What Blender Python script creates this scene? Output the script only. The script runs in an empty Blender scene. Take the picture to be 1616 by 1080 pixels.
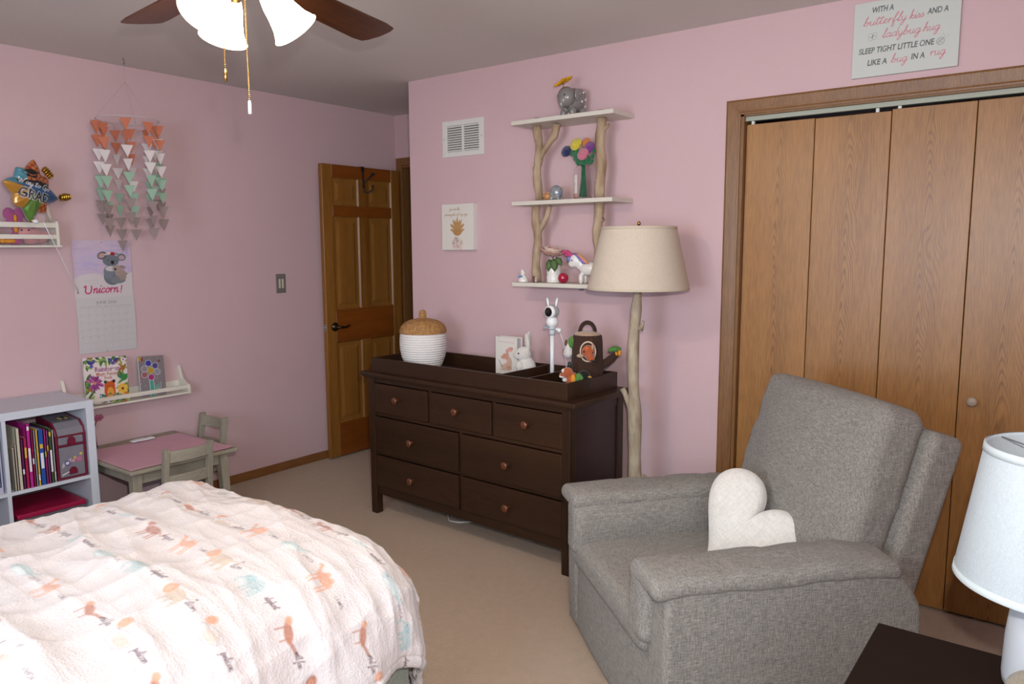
import bpy, bmesh, math, random
import numpy as np
from mathutils import Vector, Matrix, noise

random.seed(7)
S = bpy.context.scene
C = S.collection
PI = math.pi

# ------------------------------------------------------------------ camera
YAW, PITCH, ROLL, FPX = -0.6496, 0.1250, -0.0047, 1196.97
CAM = Vector((4.194, -3.320, 1.4724))
fw = Vector((math.sin(YAW)*math.cos(PITCH), math.cos(YAW)*math.cos(PITCH), -math.sin(PITCH)))
rt = Vector((math.cos(YAW), -math.sin(YAW), 0))
up = rt.cross(fw)
r2 = rt*math.cos(ROLL) + up*math.sin(ROLL)
u2 = -rt*math.sin(ROLL) + up*math.cos(ROLL)
cam = bpy.data.objects.new('camera', bpy.data.cameras.new('camera'))
C.objects.link(cam)
M = Matrix((r2, u2, -fw)).transposed().to_4x4()
M.translation = CAM
cam.matrix_world = M
cam.data.sensor_width = 36.0
cam.data.lens = FPX*36.0/1616.0
cam.data.clip_start = 0.05
S.camera = cam

# ------------------------------------------------------------------ world, lights, exposure
S.view_settings.view_transform = 'Standard'
S.view_settings.look = 'None'
S.view_settings.exposure = 0.16
S.view_settings.gamma = 1.0
S.view_settings.use_curve_mapping = False
W = bpy.data.worlds.new('sky'); S.world = W
W.use_nodes = True
nt = W.node_tree
bg = nt.nodes['Background']
bg.inputs[0].default_value = (0.75, 0.86, 1.0, 1)
bg.inputs[1].default_value = 1.0

def area(name, loc, target, sx, sy, power, col, spread=180):
    l = bpy.data.lights.new(name, 'AREA'); l.shape = 'RECTANGLE'
    l.size = sx; l.size_y = sy; l.energy = power; l.color = col
    l.spread = math.radians(spread)
    o = bpy.data.objects.new(name, l); C.objects.link(o)
    o.location = loc
    o.rotation_euler = (Vector(target)-Vector(loc)).to_track_quat('-Z', 'Y').to_euler()
    return o
def point(name, loc, power, col, r=0.03):
    l = bpy.data.lights.new(name, 'POINT'); l.energy = power; l.color = col; l.shadow_soft_size = r
    o = bpy.data.objects.new(name, l); C.objects.link(o); o.location = loc
    return o
# daylight through the two windows (front wall behind the camera, right wall)
area('daylight_front_window', (2.95, -4.30, 1.50), (2.7, 0, 0.9), 1.25, 1.15, 55, (0.66, 0.82, 1.0))
area('daylight_right_window', (4.86, -3.35, 1.50), (0, -2.6, 0.7), 1.25, 1.15, 34, (0.70, 0.85, 1.0))
# the photographer's flash just above the lens
fl = CAM + u2*0.14 + fw*0.02 + r2*0.05
area('camera_flash', fl, fl+fw+u2*0.02, 0.04, 0.025, 30, (1.0, 0.97, 0.93))

# ------------------------------------------------------------------ colour + materials
def lin(h):
    if isinstance(h, str):
        h = h.lstrip('#'); c = [int(h[i:i+2], 16)/255 for i in (0, 2, 4)]
    else: c = list(h)
    return tuple(x/12.92 if x <= 0.04045 else ((x+0.055)/1.055)**2.4 for x in c[:3]) + (1,)

def mat(name, col, rough=0.6, metal=0.0, spec=0.5, noise_amt=0.0, noise_scale=20, bump=0.0, bump_scale=200,
        col2=None, stretch=(1, 1, 1), sheen=0.0, emis=None, emis_s=0, trans=0.0, alpha=1.0, coat=0.0, sss=0.0):
    m = bpy.data.materials.new(name); m.use_nodes = True
    n = m.node_tree.nodes; L = m.node_tree.links
    b = n['Principled BSDF']
    c = lin(col)
    b.inputs['Base Color'].default_value = c
    b.inputs['Roughness'].default_value = rough
    b.inputs['Metallic'].default_value = metal
    b.inputs['Specular IOR Level'].default_value = spec
    b.inputs['Sheen Weight'].default_value = sheen
    b.inputs['Transmission Weight'].default_value = trans
    b.inputs['Alpha'].default_value = alpha
    b.inputs['Coat Weight'].default_value = coat
    if sss:
        b.inputs['Subsurface Weight'].default_value = sss
        b.inputs['Subsurface Radius'].default_value = (0.01, 0.01, 0.01)
    if emis:
        b.inputs['Emission Color'].default_value = lin(emis); b.inputs['Emission Strength'].default_value = emis_s
    tc = n.new('ShaderNodeTexCoord'); mp = n.new('ShaderNodeMapping')
    L.new(tc.outputs['Object'], mp.inputs[0]); mp.inputs['Scale'].default_value = stretch
    if noise_amt or col2:
        t = n.new('ShaderNodeTexNoise'); t.inputs['Scale'].default_value = noise_scale; t.inputs['Detail'].default_value = 5
        L.new(mp.outputs[0], t.inputs['Vector'])
        r = n.new('ShaderNodeMapRange'); L.new(t.outputs['Fac'], r.inputs[0])
        r.inputs[1].default_value = 0.3; r.inputs[2].default_value = 0.7
        mx = n.new('ShaderNodeMix'); mx.data_type = 'RGBA'
        L.new(r.outputs[0], mx.inputs[0])
        if col2: c2 = lin(col2)
        else: c2 = tuple(x*(1-noise_amt) for x in c[:3]) + (1,)
        mx.inputs[6].default_value = c; mx.inputs[7].default_value = c2
        L.new(mx.outputs[2], b.inputs['Base Color'])
    if bump:
        t = n.new('ShaderNodeTexNoise'); t.inputs['Scale'].default_value = bump_scale; t.inputs['Detail'].default_value = 3
        L.new(mp.outputs[0], t.inputs['Vector'])
        bp = n.new('ShaderNodeBump'); bp.inputs['Strength'].default_value = bump; bp.inputs['Distance'].default_value = 0.01
        L.new(t.outputs['Fac'], bp.inputs['Height']); L.new(bp.outputs[0], b.inputs['Normal'])
    return m

def vcol_mat(name, rough=0.6, spec=0.4, metal=0.0, bump=0.0, bump_scale=300, coat=0, sheen=0):
    m = mat(name, (1, 1, 1), rough=rough, spec=spec, metal=metal, bump=bump, bump_scale=bump_scale, coat=coat, sheen=sheen)
    n = m.node_tree.nodes; L = m.node_tree.links
    a = n.new('ShaderNodeVertexColor'); a.layer_name = 'print'
    L.new(a.outputs[0], n['Principled BSDF'].inputs['Base Color'])
    return m

def wood(name, c1, c2, axis='Z', rough=0.4, fine=1.0, cathedral=False, seed=0.0, spec=0.4, cfine=0.5, coat=0.0):
    """long-grained wood running along the given object axis"""
    m = bpy.data.materials.new(name); m.use_nodes = True
    n = m.node_tree.nodes; L = m.node_tree.links; b = n['Principled BSDF']
    b.inputs['Roughness'].default_value = rough; b.inputs['Specular IOR Level'].default_value = spec
    b.inputs['Coat Weight'].default_value = coat
    tc = n.new('ShaderNodeTexCoord'); mp = n.new('ShaderNodeMapping')
    L.new(tc.outputs['Object'], mp.inputs[0])
    s = {'X': (0.05, 1, 1), 'Y': (1, 0.05, 1), 'Z': (1, 1, 0.05)}[axis]
    mp.inputs['Scale'].default_value = s; mp.inputs['Location'].default_value = (seed, seed*1.7, seed*0.3)
    t1 = n.new('ShaderNodeTexNoise'); t1.inputs['Scale'].default_value = 14*fine; t1.inputs['Detail'].default_value = 6
    t1.inputs['Distortion'].default_value = 0.6
    t2 = n.new('ShaderNodeTexNoise'); t2.inputs['Scale'].default_value = 220*fine; t2.inputs['Detail'].default_value = 3
    for t in (t1, t2): L.new(mp.outputs[0], t.inputs['Vector'])
    def rng(src, a, bb, lo=0.0, hi=1.0):
        r = n.new('ShaderNodeMapRange'); L.new(src, r.inputs[0])
        r.inputs[1].default_value = a; r.inputs[2].default_value = bb; r.inputs[3].default_value = lo; r.inputs[4].default_value = hi
        return r.outputs[0]
    def math_(op, a, bb):
        q = n.new('ShaderNodeMath'); q.operation = op
        for i, v in enumerate((a, bb)):
            if v is None: continue
            if isinstance(v, (int, float)): q.inputs[i].default_value = v
            else: L.new(v, q.inputs[i])
        return q.outputs[0]
    f = math_('ADD', rng(t1.outputs[0], .3, .7, 0, 1-cfine), rng(t2.outputs[0], .35, .65, 0, cfine))
    if cathedral:
        sp = n.new('ShaderNodeSeparateXYZ'); L.new(tc.outputs['Object'], sp.inputs[0])
        nz = n.new('ShaderNodeTexNoise'); nz.inputs['Scale'].default_value = 3.0; nz.inputs['Detail'].default_value = 1
        mz = n.new('ShaderNodeMapping'); mz.inputs['Scale'].default_value = (3.0, 1, 0.8); mz.inputs['Location'].default_value = (seed, 0, seed)
        L.new(tc.outputs['Object'], mz.inputs[0]); L.new(mz.outputs[0], nz.inputs['Vector'])
        x = math_('ADD', sp.outputs[0], math_('MULTIPLY', math_('SUBTRACT', nz.outputs[0], 0.5), 0.07))
        q = math_('SQRT', math_('ADD', math_('MULTIPLY', x, x), 0.00018), None)
        g = math_('ADD', math_('MULTIPLY', q, 13.0), sp.outputs[2])
        g = math_('ADD', g, math_('MULTIPLY', nz.outputs[0], 0.6))
        w = math_('SINE', math_('MULTIPLY', g, 105.0), None)
        near = n.new('ShaderNodeMapRange'); L.new(math_('ABSOLUTE', x, None), near.inputs[0])
        near.inputs[1].default_value = 0.0; near.inputs[2].default_value = 0.075; near.inputs[3].default_value = 0.42; near.inputs[4].default_value = 0.08
        wv = math_('MULTIPLY', rng(w, -0.2, 1, 0, 1), near.outputs[0])
        f = math_('ADD', math_('MULTIPLY', f, 0.62), wv)
    mx = n.new('ShaderNodeMix'); mx.data_type = 'RGBA'; L.new(f, mx.inputs[0])
    mx.inputs[6].default_value = lin(c1); mx.inputs[7].default_value = lin(c2)
    L.new(mx.outputs[2], b.inputs['Base Color'])
    bp = n.new('ShaderNodeBump'); bp.inputs['Strength'].default_value = 0.08; bp.inputs['Distance'].default_value = 0.004
    L.new(f, bp.inputs['Height']); L.new(bp.outputs[0], b.inputs['Normal'])
    return m

def fabric(name, c1, c2, scale=420, sheen=0.2, bump=0.35):
    m = bpy.data.materials.new(name); m.use_nodes = True
    n = m.node_tree.nodes; L = m.node_tree.links; b = n['Principled BSDF']
    b.inputs['Roughness'].default_value = 0.95; b.inputs['Specular IOR Level'].default_value = 0.15
    b.inputs['Sheen Weight'].default_value = sheen
    tc = n.new('ShaderNodeTexCoord'); outs = []
    for st in ((1, 1, 0.12), (0.12, 1, 1), (1, 0.12, 1)):
        mp = n.new('ShaderNodeMapping'); mp.inputs['Scale'].default_value = st; L.new(tc.outputs['Object'], mp.inputs[0])
        t = n.new('ShaderNodeTexNoise'); t.inputs['Scale'].default_value = scale; t.inputs['Detail'].default_value = 2
        L.new(mp.outputs[0], t.inputs['Vector']); outs.append(t.outputs[0])
    a = n.new('ShaderNodeMath'); L.new(outs[0], a.inputs[0]); L.new(outs[1], a.inputs[1])
    a2 = n.new('ShaderNodeMath'); L.new(a.outputs[0], a2.inputs[0]); L.new(outs[2], a2.inputs[1])
    r = n.new('ShaderNodeMapRange'); L.new(a2.outputs[0], r.inputs[0]); r.inputs[1].default_value = 1.2; r.inputs[2].default_value = 1.8
    mx = n.new('ShaderNodeMix'); mx.data_type = 'RGBA'; L.new(r.outputs[0], mx.inputs[0])
    mx.inputs[6].default_value = lin(c1); mx.inputs[7].default_value = lin(c2)
    L.new(mx.outputs[2], b.inputs['Base Color'])
    bp = n.new('ShaderNodeBump'); bp.inputs['Strength'].default_value = bump; bp.inputs['Distance'].default_value = 0.003
    L.new(r.outputs[0], bp.inputs['Height']); L.new(bp.outputs[0], b.inputs['Normal'])
    return m

# ------------------------------------------------------------------ mesh building
class MB:
    def __init__(s): s.v = []; s.f = []; s.m = []; s.s = []
    def add(s, vs, fs, m=0, smooth=False, X=None):
        o = len(s.v)
        if X is not None: vs = [X @ Vector(v) for v in vs]
        s.v += [tuple(v) for v in vs]
        for f in fs: s.f.append(tuple(i+o for i in f)); s.m.append(m); s.s.append(smooth)
        return s
    def box(s, x0, x1, y0, y1, z0, z1, m=0, X=None):
        vs = [(x, y, z) for x in (x0, x1) for y in (y0, y1) for z in (z0, z1)]
        fs = [(0, 1, 3, 2), (4, 6, 7, 5), (0, 4, 5, 1), (2, 3, 7, 6), (0, 2, 6, 4), (1, 5, 7, 3)]
        return s.add(vs, fs, m, False, X)
    def tube(s, pts, rad, n=12, m=0, smooth=True, caps=True, flat=None, X=None):
        pts = [Vector(p) for p in pts]
        if not hasattr(rad, '__len__'): rad = [rad]*len(pts)
        vs = []; fs = []
        t0 = (pts[1]-pts[0]).normalized()
        a = t0.orthogonal().normalized()
        for i, p in enumerate(pts):
            t = (pts[min(i+1, len(pts)-1)]-pts[max(i-1, 0)]).normalized()
            a = (a - t*a.dot(t)).normalized(); b = t.cross(a)
            for k in range(n):
                q = 2*PI*k/n
                vs.append(p + (a*math.cos(q)+b*math.sin(q))*rad[i])
        for i in range(len(pts)-1):
            for k in range(n):
                fs.append((i*n+k, i*n+(k+1) % n, (i+1)*n+(k+1) % n, (i+1)*n+k))
        s.add(vs, fs, m, smooth, X)
        if caps:
            o = len(s.v)-len(vs)
            s.f.append(tuple(o+k for k in reversed(range(n)))); s.m.append(m); s.s.append(False)
            s.f.append(tuple(o+(len(pts)-1)*n+k for k in range(n))); s.m.append(m); s.s.append(False)
        return s
    def lathe(s, prof, n=32, c=(0, 0, 0), m=0, smooth=True, X=None, fn=None):
        vs = []; fs = []
        for (r, z) in prof:
            for k in range(n):
                q = 2*PI*k/n; rr = r if fn is None else fn(r, z, q)
                vs.append((c[0]+rr*math.cos(q), c[1]+rr*math.sin(q), c[2]+z))
        for i in range(len(prof)-1):
            for k in range(n):
                fs.append((i*n+k, i*n+(k+1) % n, (i+1)*n+(k+1) % n, (i+1)*n+k))
        return s.add(vs, fs, m, smooth, X)
    def ell(s, c, r, n=20, k=12, m=0, X=None, fn=None):
        if not hasattr(r, '__len__'): r = (r, r, r)
        vs = [(c[0], c[1], c[2]-r[2])]; fs = []
        for i in range(1, k):
            a = -PI/2+PI*i/k
            for j in range(n):
                q = 2*PI*j/n
                vs.append((c[0]+r[0]*math.cos(a)*math.cos(q), c[1]+r[1]*math.cos(a)*math.sin(q), c[2]+r[2]*math.sin(a)))
        vs.append((c[0], c[1], c[2]+r[2]))
        if fn: vs = [fn(Vector(v)) for v in vs]
        for j in range(n):
            fs.append((0, 1+(j+1) % n, 1+j)); fs.append((len(vs)-1, 1+(k-2)*n+j, 1+(k-2)*n+(j+1) % n))
        for i in range(k-2):
            for j in range(n):
                fs.append((1+i*n+j, 1+i*n+(j+1) % n, 1+(i+1)*n+(j+1) % n, 1+(i+1)*n+j))
        return s.add(vs, fs, m, True, X)
    def prism(s, poly, d0, d1, plane='xz', m=0, smooth=False, X=None):
        n = len(poly)
        def P(a, b, d): return {'xz': (a, d, b), 'yz': (d, a, b), 'xy': (a, b, d)}[plane]
        vs = [P(a, b, d0) for a, b in poly]+[P(a, b, d1) for a, b in poly]
        fs = [tuple(range(n)), tuple(reversed(range(n, 2*n)))]+[(i, i+n, (i+1) % n+n, (i+1) % n) for i in range(n)]
        return s.add(vs, fs, m, smooth, X)
    def rbox(s, c, h, r, seg=4, mid=6, m=0, fn=None, X=None):
        """rounded box (centre c, half size h, corner radius r) fine enough to be deformed by fn"""
        ax = []
        for i in range(3):
            e = h[i]-r
            a = [-h[i]+r*(1-math.cos(PI/2*k/seg)) if 0 else -h[i]+r*k/seg for k in range(seg)]
            b = [-e+2*e*k/mid for k in range(mid+1)]
            ax.append(a+b+[-q for q in reversed(a)])
        idx = {}; vs = []; fs = []
        def V(p):
            key = tuple(round(q, 6) for q in p)
            if key in idx: return idx[key]
            inn = Vector([max(-(h[i]-r), min(h[i]-r, p[i])) for i in range(3)])
            d = Vector(p)-inn
            if d.length > 1e-9:
                mxd = max(abs(q) for q in d)
                # even out the spacing round the corner
                d = Vector([math.tan(PI/4*q/r)*r for q in d]) if r > 0 else d
                d.normalize(); d *= r * (1.0 if mxd > r*0.999 else mxd/r)
            idx[key] = len(vs); vs.append(inn+d); return idx[key]
        for a in range(3):
            b, cc = (a+1) % 3, (a+2) % 3
            for sg in (0, -1):
                for i in range(len(ax[b])-1):
                    for j in range(len(ax[cc])-1):
                        q = []
                        for (ii, jj) in ((i, j), (i+1, j), (i+1, j+1), (i, j+1)):
                            p = [0, 0, 0]; p[a] = ax[a][sg]; p[b] = ax[b][ii]; p[cc] = ax[cc][jj]; q.append(V(p))
                        fs.append(tuple(q) if sg == -1 else tuple(reversed(q)))
        c = Vector(c)
        vs = [fn(v) if fn else v for v in vs]
        vs = [Vector(v)+c for v in vs]
        return s.add(vs, fs, m, True, X)
    def build(s, name, mats, parent=None, bevel=0, seg=2, loc=None, rot=None, sub=0, weld=False):
        me = bpy.data.meshes.new(name); me.from_pydata(s.v, [], s.f)
        if not isinstance(mats, (list, tuple)): mats = [mats]
        for q in mats: me.materials.append(q)
        me.polygons.foreach_set('material_index', s.m); me.polygons.foreach_set('use_smooth', s.s)
        me.update(); me.validate()
        bm = bmesh.new(); bm.from_mesh(me)
        if weld: bmesh.ops.remove_doubles(bm, verts=bm.verts, dist=1e-5)
        bmesh.ops.recalc_face_normals(bm, faces=bm.faces); bm.to_mesh(me); bm.free()
        o = bpy.data.objects.new(name, me); C.objects.link(o)
        if parent: o.parent = parent
        if loc: o.location = loc
        if rot: o.rotation_euler = rot
        if bevel:
            b = o.modifiers.new('bevel', 'BEVEL'); b.width = bevel; b.segments = seg; b.limit_method = 'ANGLE'; b.angle_limit = math.radians(40)
            b.harden_normals = False
        if sub:
            b = o.modifiers.new('sub', 'SUBSURF'); b.levels = sub; b.render_levels = sub
        return o

def tag(o, label=None, cat=None, group=None, kind=None):
    if label: o['label'] = label
    if cat: o['category'] = cat
    if group: o['group'] = group
    if kind: o['kind'] = kind
    return o
def thing(name, label, cat, loc=(0, 0, 0), rz=0.0, group=None, rot=None):
    o = bpy.data.objects.new(name, None); C.objects.link(o); o.empty_display_size = 0.05
    o.location = loc; o.rotation_euler = rot or (0, 0, rz)
    return tag(o, label, cat, group)
def struct(name, mb, m, bevel=0):
    return tag(mb.build(name, m, bevel=bevel), kind='structure')

# ------------------------------------------------------------------ painted surfaces (print on paper, cloth, foil)
class Canvas:
    """colour raster in metres, origin bottom-left; becomes the print colours of a fine mesh"""
    def __init__(s, w, h, res, bgc):
        s.w, s.h, s.res = w, h, res
        s.nx = max(2, int(round(w/res))+1); s.ny = max(2, int(round(h/res))+1)
        s.X, s.Y = np.meshgrid(np.linspace(0, w, s.nx), np.linspace(0, h, s.ny))
        s.A = np.ones((s.ny, s.nx, 3))*np.array(lin(bgc)[:3])
    def win(s, x0, y0, x1, y1, pad=0.0):
        i0 = max(0, int((x0-pad)/s.res)-1); i1 = min(s.nx, int((x1+pad)/s.res)+3)
        j0 = max(0, int((y0-pad)/s.res)-1); j1 = min(s.ny, int((y1+pad)/s.res)+3)
        return slice(j0, j1), slice(i0, i1)
    def put(s, sl, a, col, al=1.0):
        a = np.clip(a, 0, 1)[..., None]*al
        s.A[sl] = s.A[sl]*(1-a)+np.array(lin(col)[:3])*a
    def rect(s, x0, y0, x1, y1, col, al=1.0):
        sl = s.win(x0, y0, x1, y1); X, Y = s.X[sl], s.Y[sl]; r = s.res
        a = np.minimum.reduce([(X-x0)/r+.5, (x1-X)/r+.5, (Y-y0)/r+.5, (y1-Y)/r+.5]); s.put(sl, a, col, al)
    def ell(s, cx, cy, rx, ry, col, al=1.0, rot=0.0, soft=1.0):
        R = max(rx, ry); sl = s.win(cx-R, cy-R, cx+R, cy+R); X, Y = s.X[sl]-cx, s.Y[sl]-cy
        c, q = math.cos(rot), math.sin(rot); x = X*c+Y*q; y = -X*q+Y*c
        d = np.sqrt((x/rx)**2+(y/ry)**2); s.put(sl, (1-d)*min(rx, ry)/(s.res*soft)+.5, col, al)
    def ring(s, cx, cy, r, w, col, al=1.0):
        sl = s.win(cx-r, cy-r, cx+r, cy+r, w); d = np.abs(np.hypot(s.X[sl]-cx, s.Y[sl]-cy)-r)
        s.put(sl, (w-d)/s.res+.5, col, al)
    def poly(s, pts, col, al=1.0):
        xs = [p[0] for p in pts]; ys = [p[1] for p in pts]
        sl = s.win(min(xs), min(ys), max(xs), max(ys)); acc = 0
        for dx, dy in ((-.25, -.25), (.25, -.25), (-.25, .25), (.25, .25)):
            X = s.X[sl]+dx*s.res; Y = s.Y[sl]+dy*s.res; ins = np.zeros(X.shape, bool)
            for i in range(len(pts)):
                (x0, y0), (x1, y1) = pts[i-1], pts[i]
                if y0 == y1: continue
                c = ((Y >= min(y0, y1)) & (Y < max(y0, y1))) & (X < (x1-x0)*(Y-y0)/(y1-y0)+x0); ins ^= c
            acc = acc+ins*0.25
        s.put(sl, acc, col, al)
    def line(s, pts, w, col, al=1.0):
        xs = [p[0] for p in pts]; ys = [p[1] for p in pts]
        sl = s.win(min(xs), min(ys), max(xs), max(ys), w+s.res); X, Y = s.X[sl], s.Y[sl]; D = np.full(X.shape, 9.0)
        for (x0, y0), (x1, y1) in zip(pts[:-1], pts[1:]):
            dx, dy = x1-x0, y1-y0; q = dx*dx+dy*dy or 1e-12
            t = np.clip(((X-x0)*dx+(Y-y0)*dy)/q, 0, 1)
            D = np.minimum(D, np.hypot(X-x0-t*dx, Y-y0-t*dy))
        s.put(sl, (w/2-D)/s.res+.5, col, al)
    def text(s, st, x, y, size, col, w=None, al=1.0, width=None, shear=0.0, rot=0.0, italic=False, bold=0.0, center=False):
        """printed letters, from Blender's own built-in font"""
        cu = bpy.data.curves.new('t', 'FONT'); cu.body = st; cu.size = 1.0; cu.offset = bold
        ob = bpy.data.objects.new('t', cu); C.objects.link(ob)
        dg = bpy.context.evaluated_depsgraph_get(); me = bpy.data.meshes.new_from_object(ob.evaluated_get(dg))
        V = [(v.co.x, v.co.y) for v in me.vertices]; T = [tuple(p.vertices) for p in me.polygons]
        bpy.data.objects.remove(ob); bpy.data.curves.remove(cu); bpy.data.meshes.remove(me)
        if not V: return
        x0 = min(v[0] for v in V); x1 = max(v[0] for v in V)
        sx = size if width is None else width/(x1-x0)
        wd = sx*(x1-x0)
        ox = -wd/2 if center else 0
        c, q = math.cos(rot), math.sin(rot)
        def T2(v):
            a = (v[0]-x0)*sx+v[1]*size*shear+ox; b = v[1]*size
            return (x+a*c-b*q, y+a*q+b*c)
        for f in T: s.poly([T2(V[i]) for i in f], col, al)
    def script(s, st, x, y, h, col, w, al=1.0, width=None, rot=0.0, slant=0.25):
        P = []; cx = 0.0
        for ch in st:
            if ch == ' ': cx += 0.55; continue
            adv, strokes = SCRIPT.get(ch, SCRIPT['e'])
            for k in strokes:
                pl = [(cx+a+b*slant, b) for a, b in smooth(k)]
                P.append(pl)
            cx += adv
        k = h if width is None else width
        c, q = math.cos(rot), math.sin(rot)
        for pl in P:
            s.line([(x+a*k*c-b*h*q, y+a*k*q+b*h*c) for a, b in pl], w, col, al)
        return cx*k
    def mesh(s, name, surf, m, parent=None, smooth=True, thick=None, back=None, loc=None, rot=None):
        """surf(x,y arrays)->(n,3) points; thick = backing thickness along local -normal handled by the caller"""
        P = surf(s.X.ravel(), s.Y.ravel()); nx, ny = s.nx, s.ny
        me = bpy.data.meshes.new(name); nf = (nx-1)*(ny-1)
        me.vertices.add(nx*ny); me.vertices.foreach_set('co', np.asarray(P, np.float32).ravel())
        i = np.arange(nx-1)[None, :]+nx*np.arange(ny-1)[:, None]
        q = np.stack([i, i+1, i+1+nx, i+nx], -1).reshape(-1)
        me.loops.add(nf*4); me.loops.foreach_set('vertex_index', q.astype(np.int32))
        me.polygons.add(nf); me.polygons.foreach_set('loop_start', np.arange(0, nf*4, 4, dtype=np.int32))
        me.polygons.foreach_set('loop_total', np.full(nf, 4, np.int32))
        me.update(calc_edges=True)
        me.polygons.foreach_set('use_smooth', np.full(nf, smooth))
        ca = me.color_attributes.new('print', 'FLOAT_COLOR', 'POINT')
        ca.data.foreach_set('color', np.concatenate([s.A.reshape(-1, 3), np.ones((nx*ny, 1))], 1).astype(np.float32).ravel())
        me.materials.append(m)
        o = bpy.data.objects.new(name, me); C.objects.link(o)
        if parent: o.parent = parent
        if loc: o.location = loc
        if rot: o.rotation_euler = rot
        return o

def smooth(k, n=5):
    if len(k) < 3: return list(k)
    out = []
    for i in range(len(k)-1):
        p0 = k[max(i-1, 0)]; p1 = k[i]; p2 = k[i+1]; p3 = k[min(i+2, len(k)-1)]
        for j in range(n):
            t = j/n
            out.append(tuple(0.5*((2*p1[d])+(-p0[d]+p2[d])*t+(2*p0[d]-5*p1[d]+4*p2[d]-p3[d])*t*t+(-p0[d]+3*p1[d]-3*p2[d]+p3[d])*t**3) for d in (0, 1)))
    out.append(k[-1]); return out

# single-line handwriting, x-height 1
SCRIPT = {
 'a': (1.05, [[(.75, .8), (.4, 1), (.1, .6), (.15, .1), (.5, .05), (.75, .5), (.78, .95), (.75, .3), (.85, .02), (1.05, .2)]]),
 'b': (1.0, [[(0, .2), (.2, 1.2), (.3, 2.2), (.15, 1.8), (.12, .5), (.2, .05), (.6, .1), (.75, .6), (.45, .95), (.2, .6)], [(.7, .5), (1, .6)]]),
 'd': (1.05, [[(.7, .8), (.4, 1), (.1, .6), (.15, .1), (.5, .05), (.75, .5), (.82, 2.2), (.78, .4), (.9, .02), (1.05, .2)]]),
 'e': (.85, [[(0, .2), (.35, .5), (.6, .8), (.4, 1), (.15, .7), (.15, .2), (.4, 0), (.85, .3)]]),
 'f': (.85, [[(0, .2), (.3, 1), (.55, 2), (.4, 2.3), (.25, 1.6), (.22, 0), (.2, -.9), (.4, -1.1), (.5, -.6), (.35, .1), (.85, .5)]]),
 'g': (1.05, [[(.75, .8), (.4, 1), (.1, .6), (.15, .1), (.5, .05), (.75, .5), (.78, .95), (.75, -.6), (.5, -1.1), (.3, -.8), (.6, -.2), (1.05, .3)]]),
 'h': (1.0, [[(0, .2), (.25, 1.2), (.35, 2.2), (.2, 1.8), (.15, 0)], [(.15, .4), (.45, 1), (.7, .8), (.7, .1), (.8, 0), (1, .2)]]),
 'i': (.5, [[(0, .2), (.2, .95), (.2, .15), (.35, 0), (.5, .2)], [(.25, 1.45), (.27, 1.5)]]),
 'k': (.95, [[(0, .2), (.25, 1.2), (.35, 2.2), (.2, 1.8), (.15, 0)], [(.18, .5), (.5, .95), (.6, .75), (.3, .5), (.6, .1), (.95, .15)]]),
 'l': (.55, [[(0, .2), (.3, 1.3), (.4, 2.1), (.25, 2.1), (.18, 1.2), (.2, .1), (.35, 0), (.55, .2)]]),
 'm': (1.45, [[(0, .7), (.12, .95), (.15, 0)], [(.15, .5), (.4, 1), (.58, .8), (.6, 0)], [(.6, .5), (.85, 1), (1.05, .8), (1.08, .1), (1.2, 0), (1.45, .2)]]),
 'n': (1.0, [[(0, .7), (.12, .95), (.15, 0)], [(.15, .5), (.45, 1), (.65, .8), (.67, .1), (.8, 0), (1, .2)]]),
 'o': (.95, [[(.5, 1), (.15, .75), (.15, .2), (.45, 0), (.75, .3), (.75, .8), (.5, 1), (.65, .8), (.95, .85)]]),
 'p': (1.0, [[(.1, .8), (.15, .95), (.12, -1.1)], [(.14, .6), (.45, 1), (.75, .7), (.65, .1), (.3, 0), (.15, .2)], [(.7, .3), (1, .3)]]),
 'r': (.75, [[(0, .6), (.15, 1), (.17, 0)], [(.17, .5), (.35, .95), (.6, .9), (.75, .8)]]),
 's': (.75, [[(0, .2), (.35, 1), (.55, .5), (.45, .05), (.15, .05)], [(.45, .1), (.75, .3)]]),
 't': (.65, [[(0, .2), (.25, 1.2), (.3, 1.8), (.22, 1), (.22, .15), (.4, 0), (.65, .2)], [(-.1, 1.35), (.65, 1.45)]]),
 'u': (1.0, [[(0, .8), (.12, .95), (.12, .3), (.35, 0), (.65, .3), (.7, .95), (.7, .2), (.82, 0), (1, .2)]]),
 'y': (.95, [[(0, .8), (.12, .95), (.12, .4), (.35, .05), (.65, .3), (.7, .95), (.68, -.6), (.45, -1.1), (.25, -.8), (.5, -.2), (.95, .3)]]),
 'c': (.85, [[(.65, .85), (.4, 1), (.12, .6), (.2, .1), (.5, 0), (.85, .3)]]),
 'v': (.85, [[(0, .8), (.12, .95), (.35, 0), (.65, .95), (.85, .85)]]),
 'W': (1.9, [[(0, 1.9), (.15, 2.1), (.35, .1), (.75, 1.6), (.95, .05), (1.5, 2.2), (1.7, 2.1)]]),
 'G': (1.5, [[(1.2, 1.8), (.8, 2.2), (.2, 1.5), (.15, .4), (.6, 0), (1.1, .3), (1.2, .9), (.7, .95), (1.2, .9), (1.2, -.3), (.9, -.6)]]),
}
# things painted in a circle of petals
def flower2d(cv, x, y, r, cols, centre, n=6, rot=0.0):
    for k in range(n):
        a = rot+2*PI*k/n; cv.ell(x+r*.6*math.cos(a), y+r*.6*math.sin(a), r*.42, r*.24, cols[k % len(cols)], rot=a)
    cv.ell(x, y, r*.24, r*.24, centre)
def leaf2d(cv, x, y, L, w, a, col, al=1.0):
    c, q = math.cos(a), math.sin(a); P = []
    for t in range(9): P.append((L*t/8, w/2*math.sin(PI*t/8)))
    for t in range(7, 0, -1): P.append((L*t/8, -w/2*math.sin(PI*t/8)))
    cv.poly([(x+u*c-v*q, y+u*q+v*c) for u, v in P], col, al)
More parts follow.
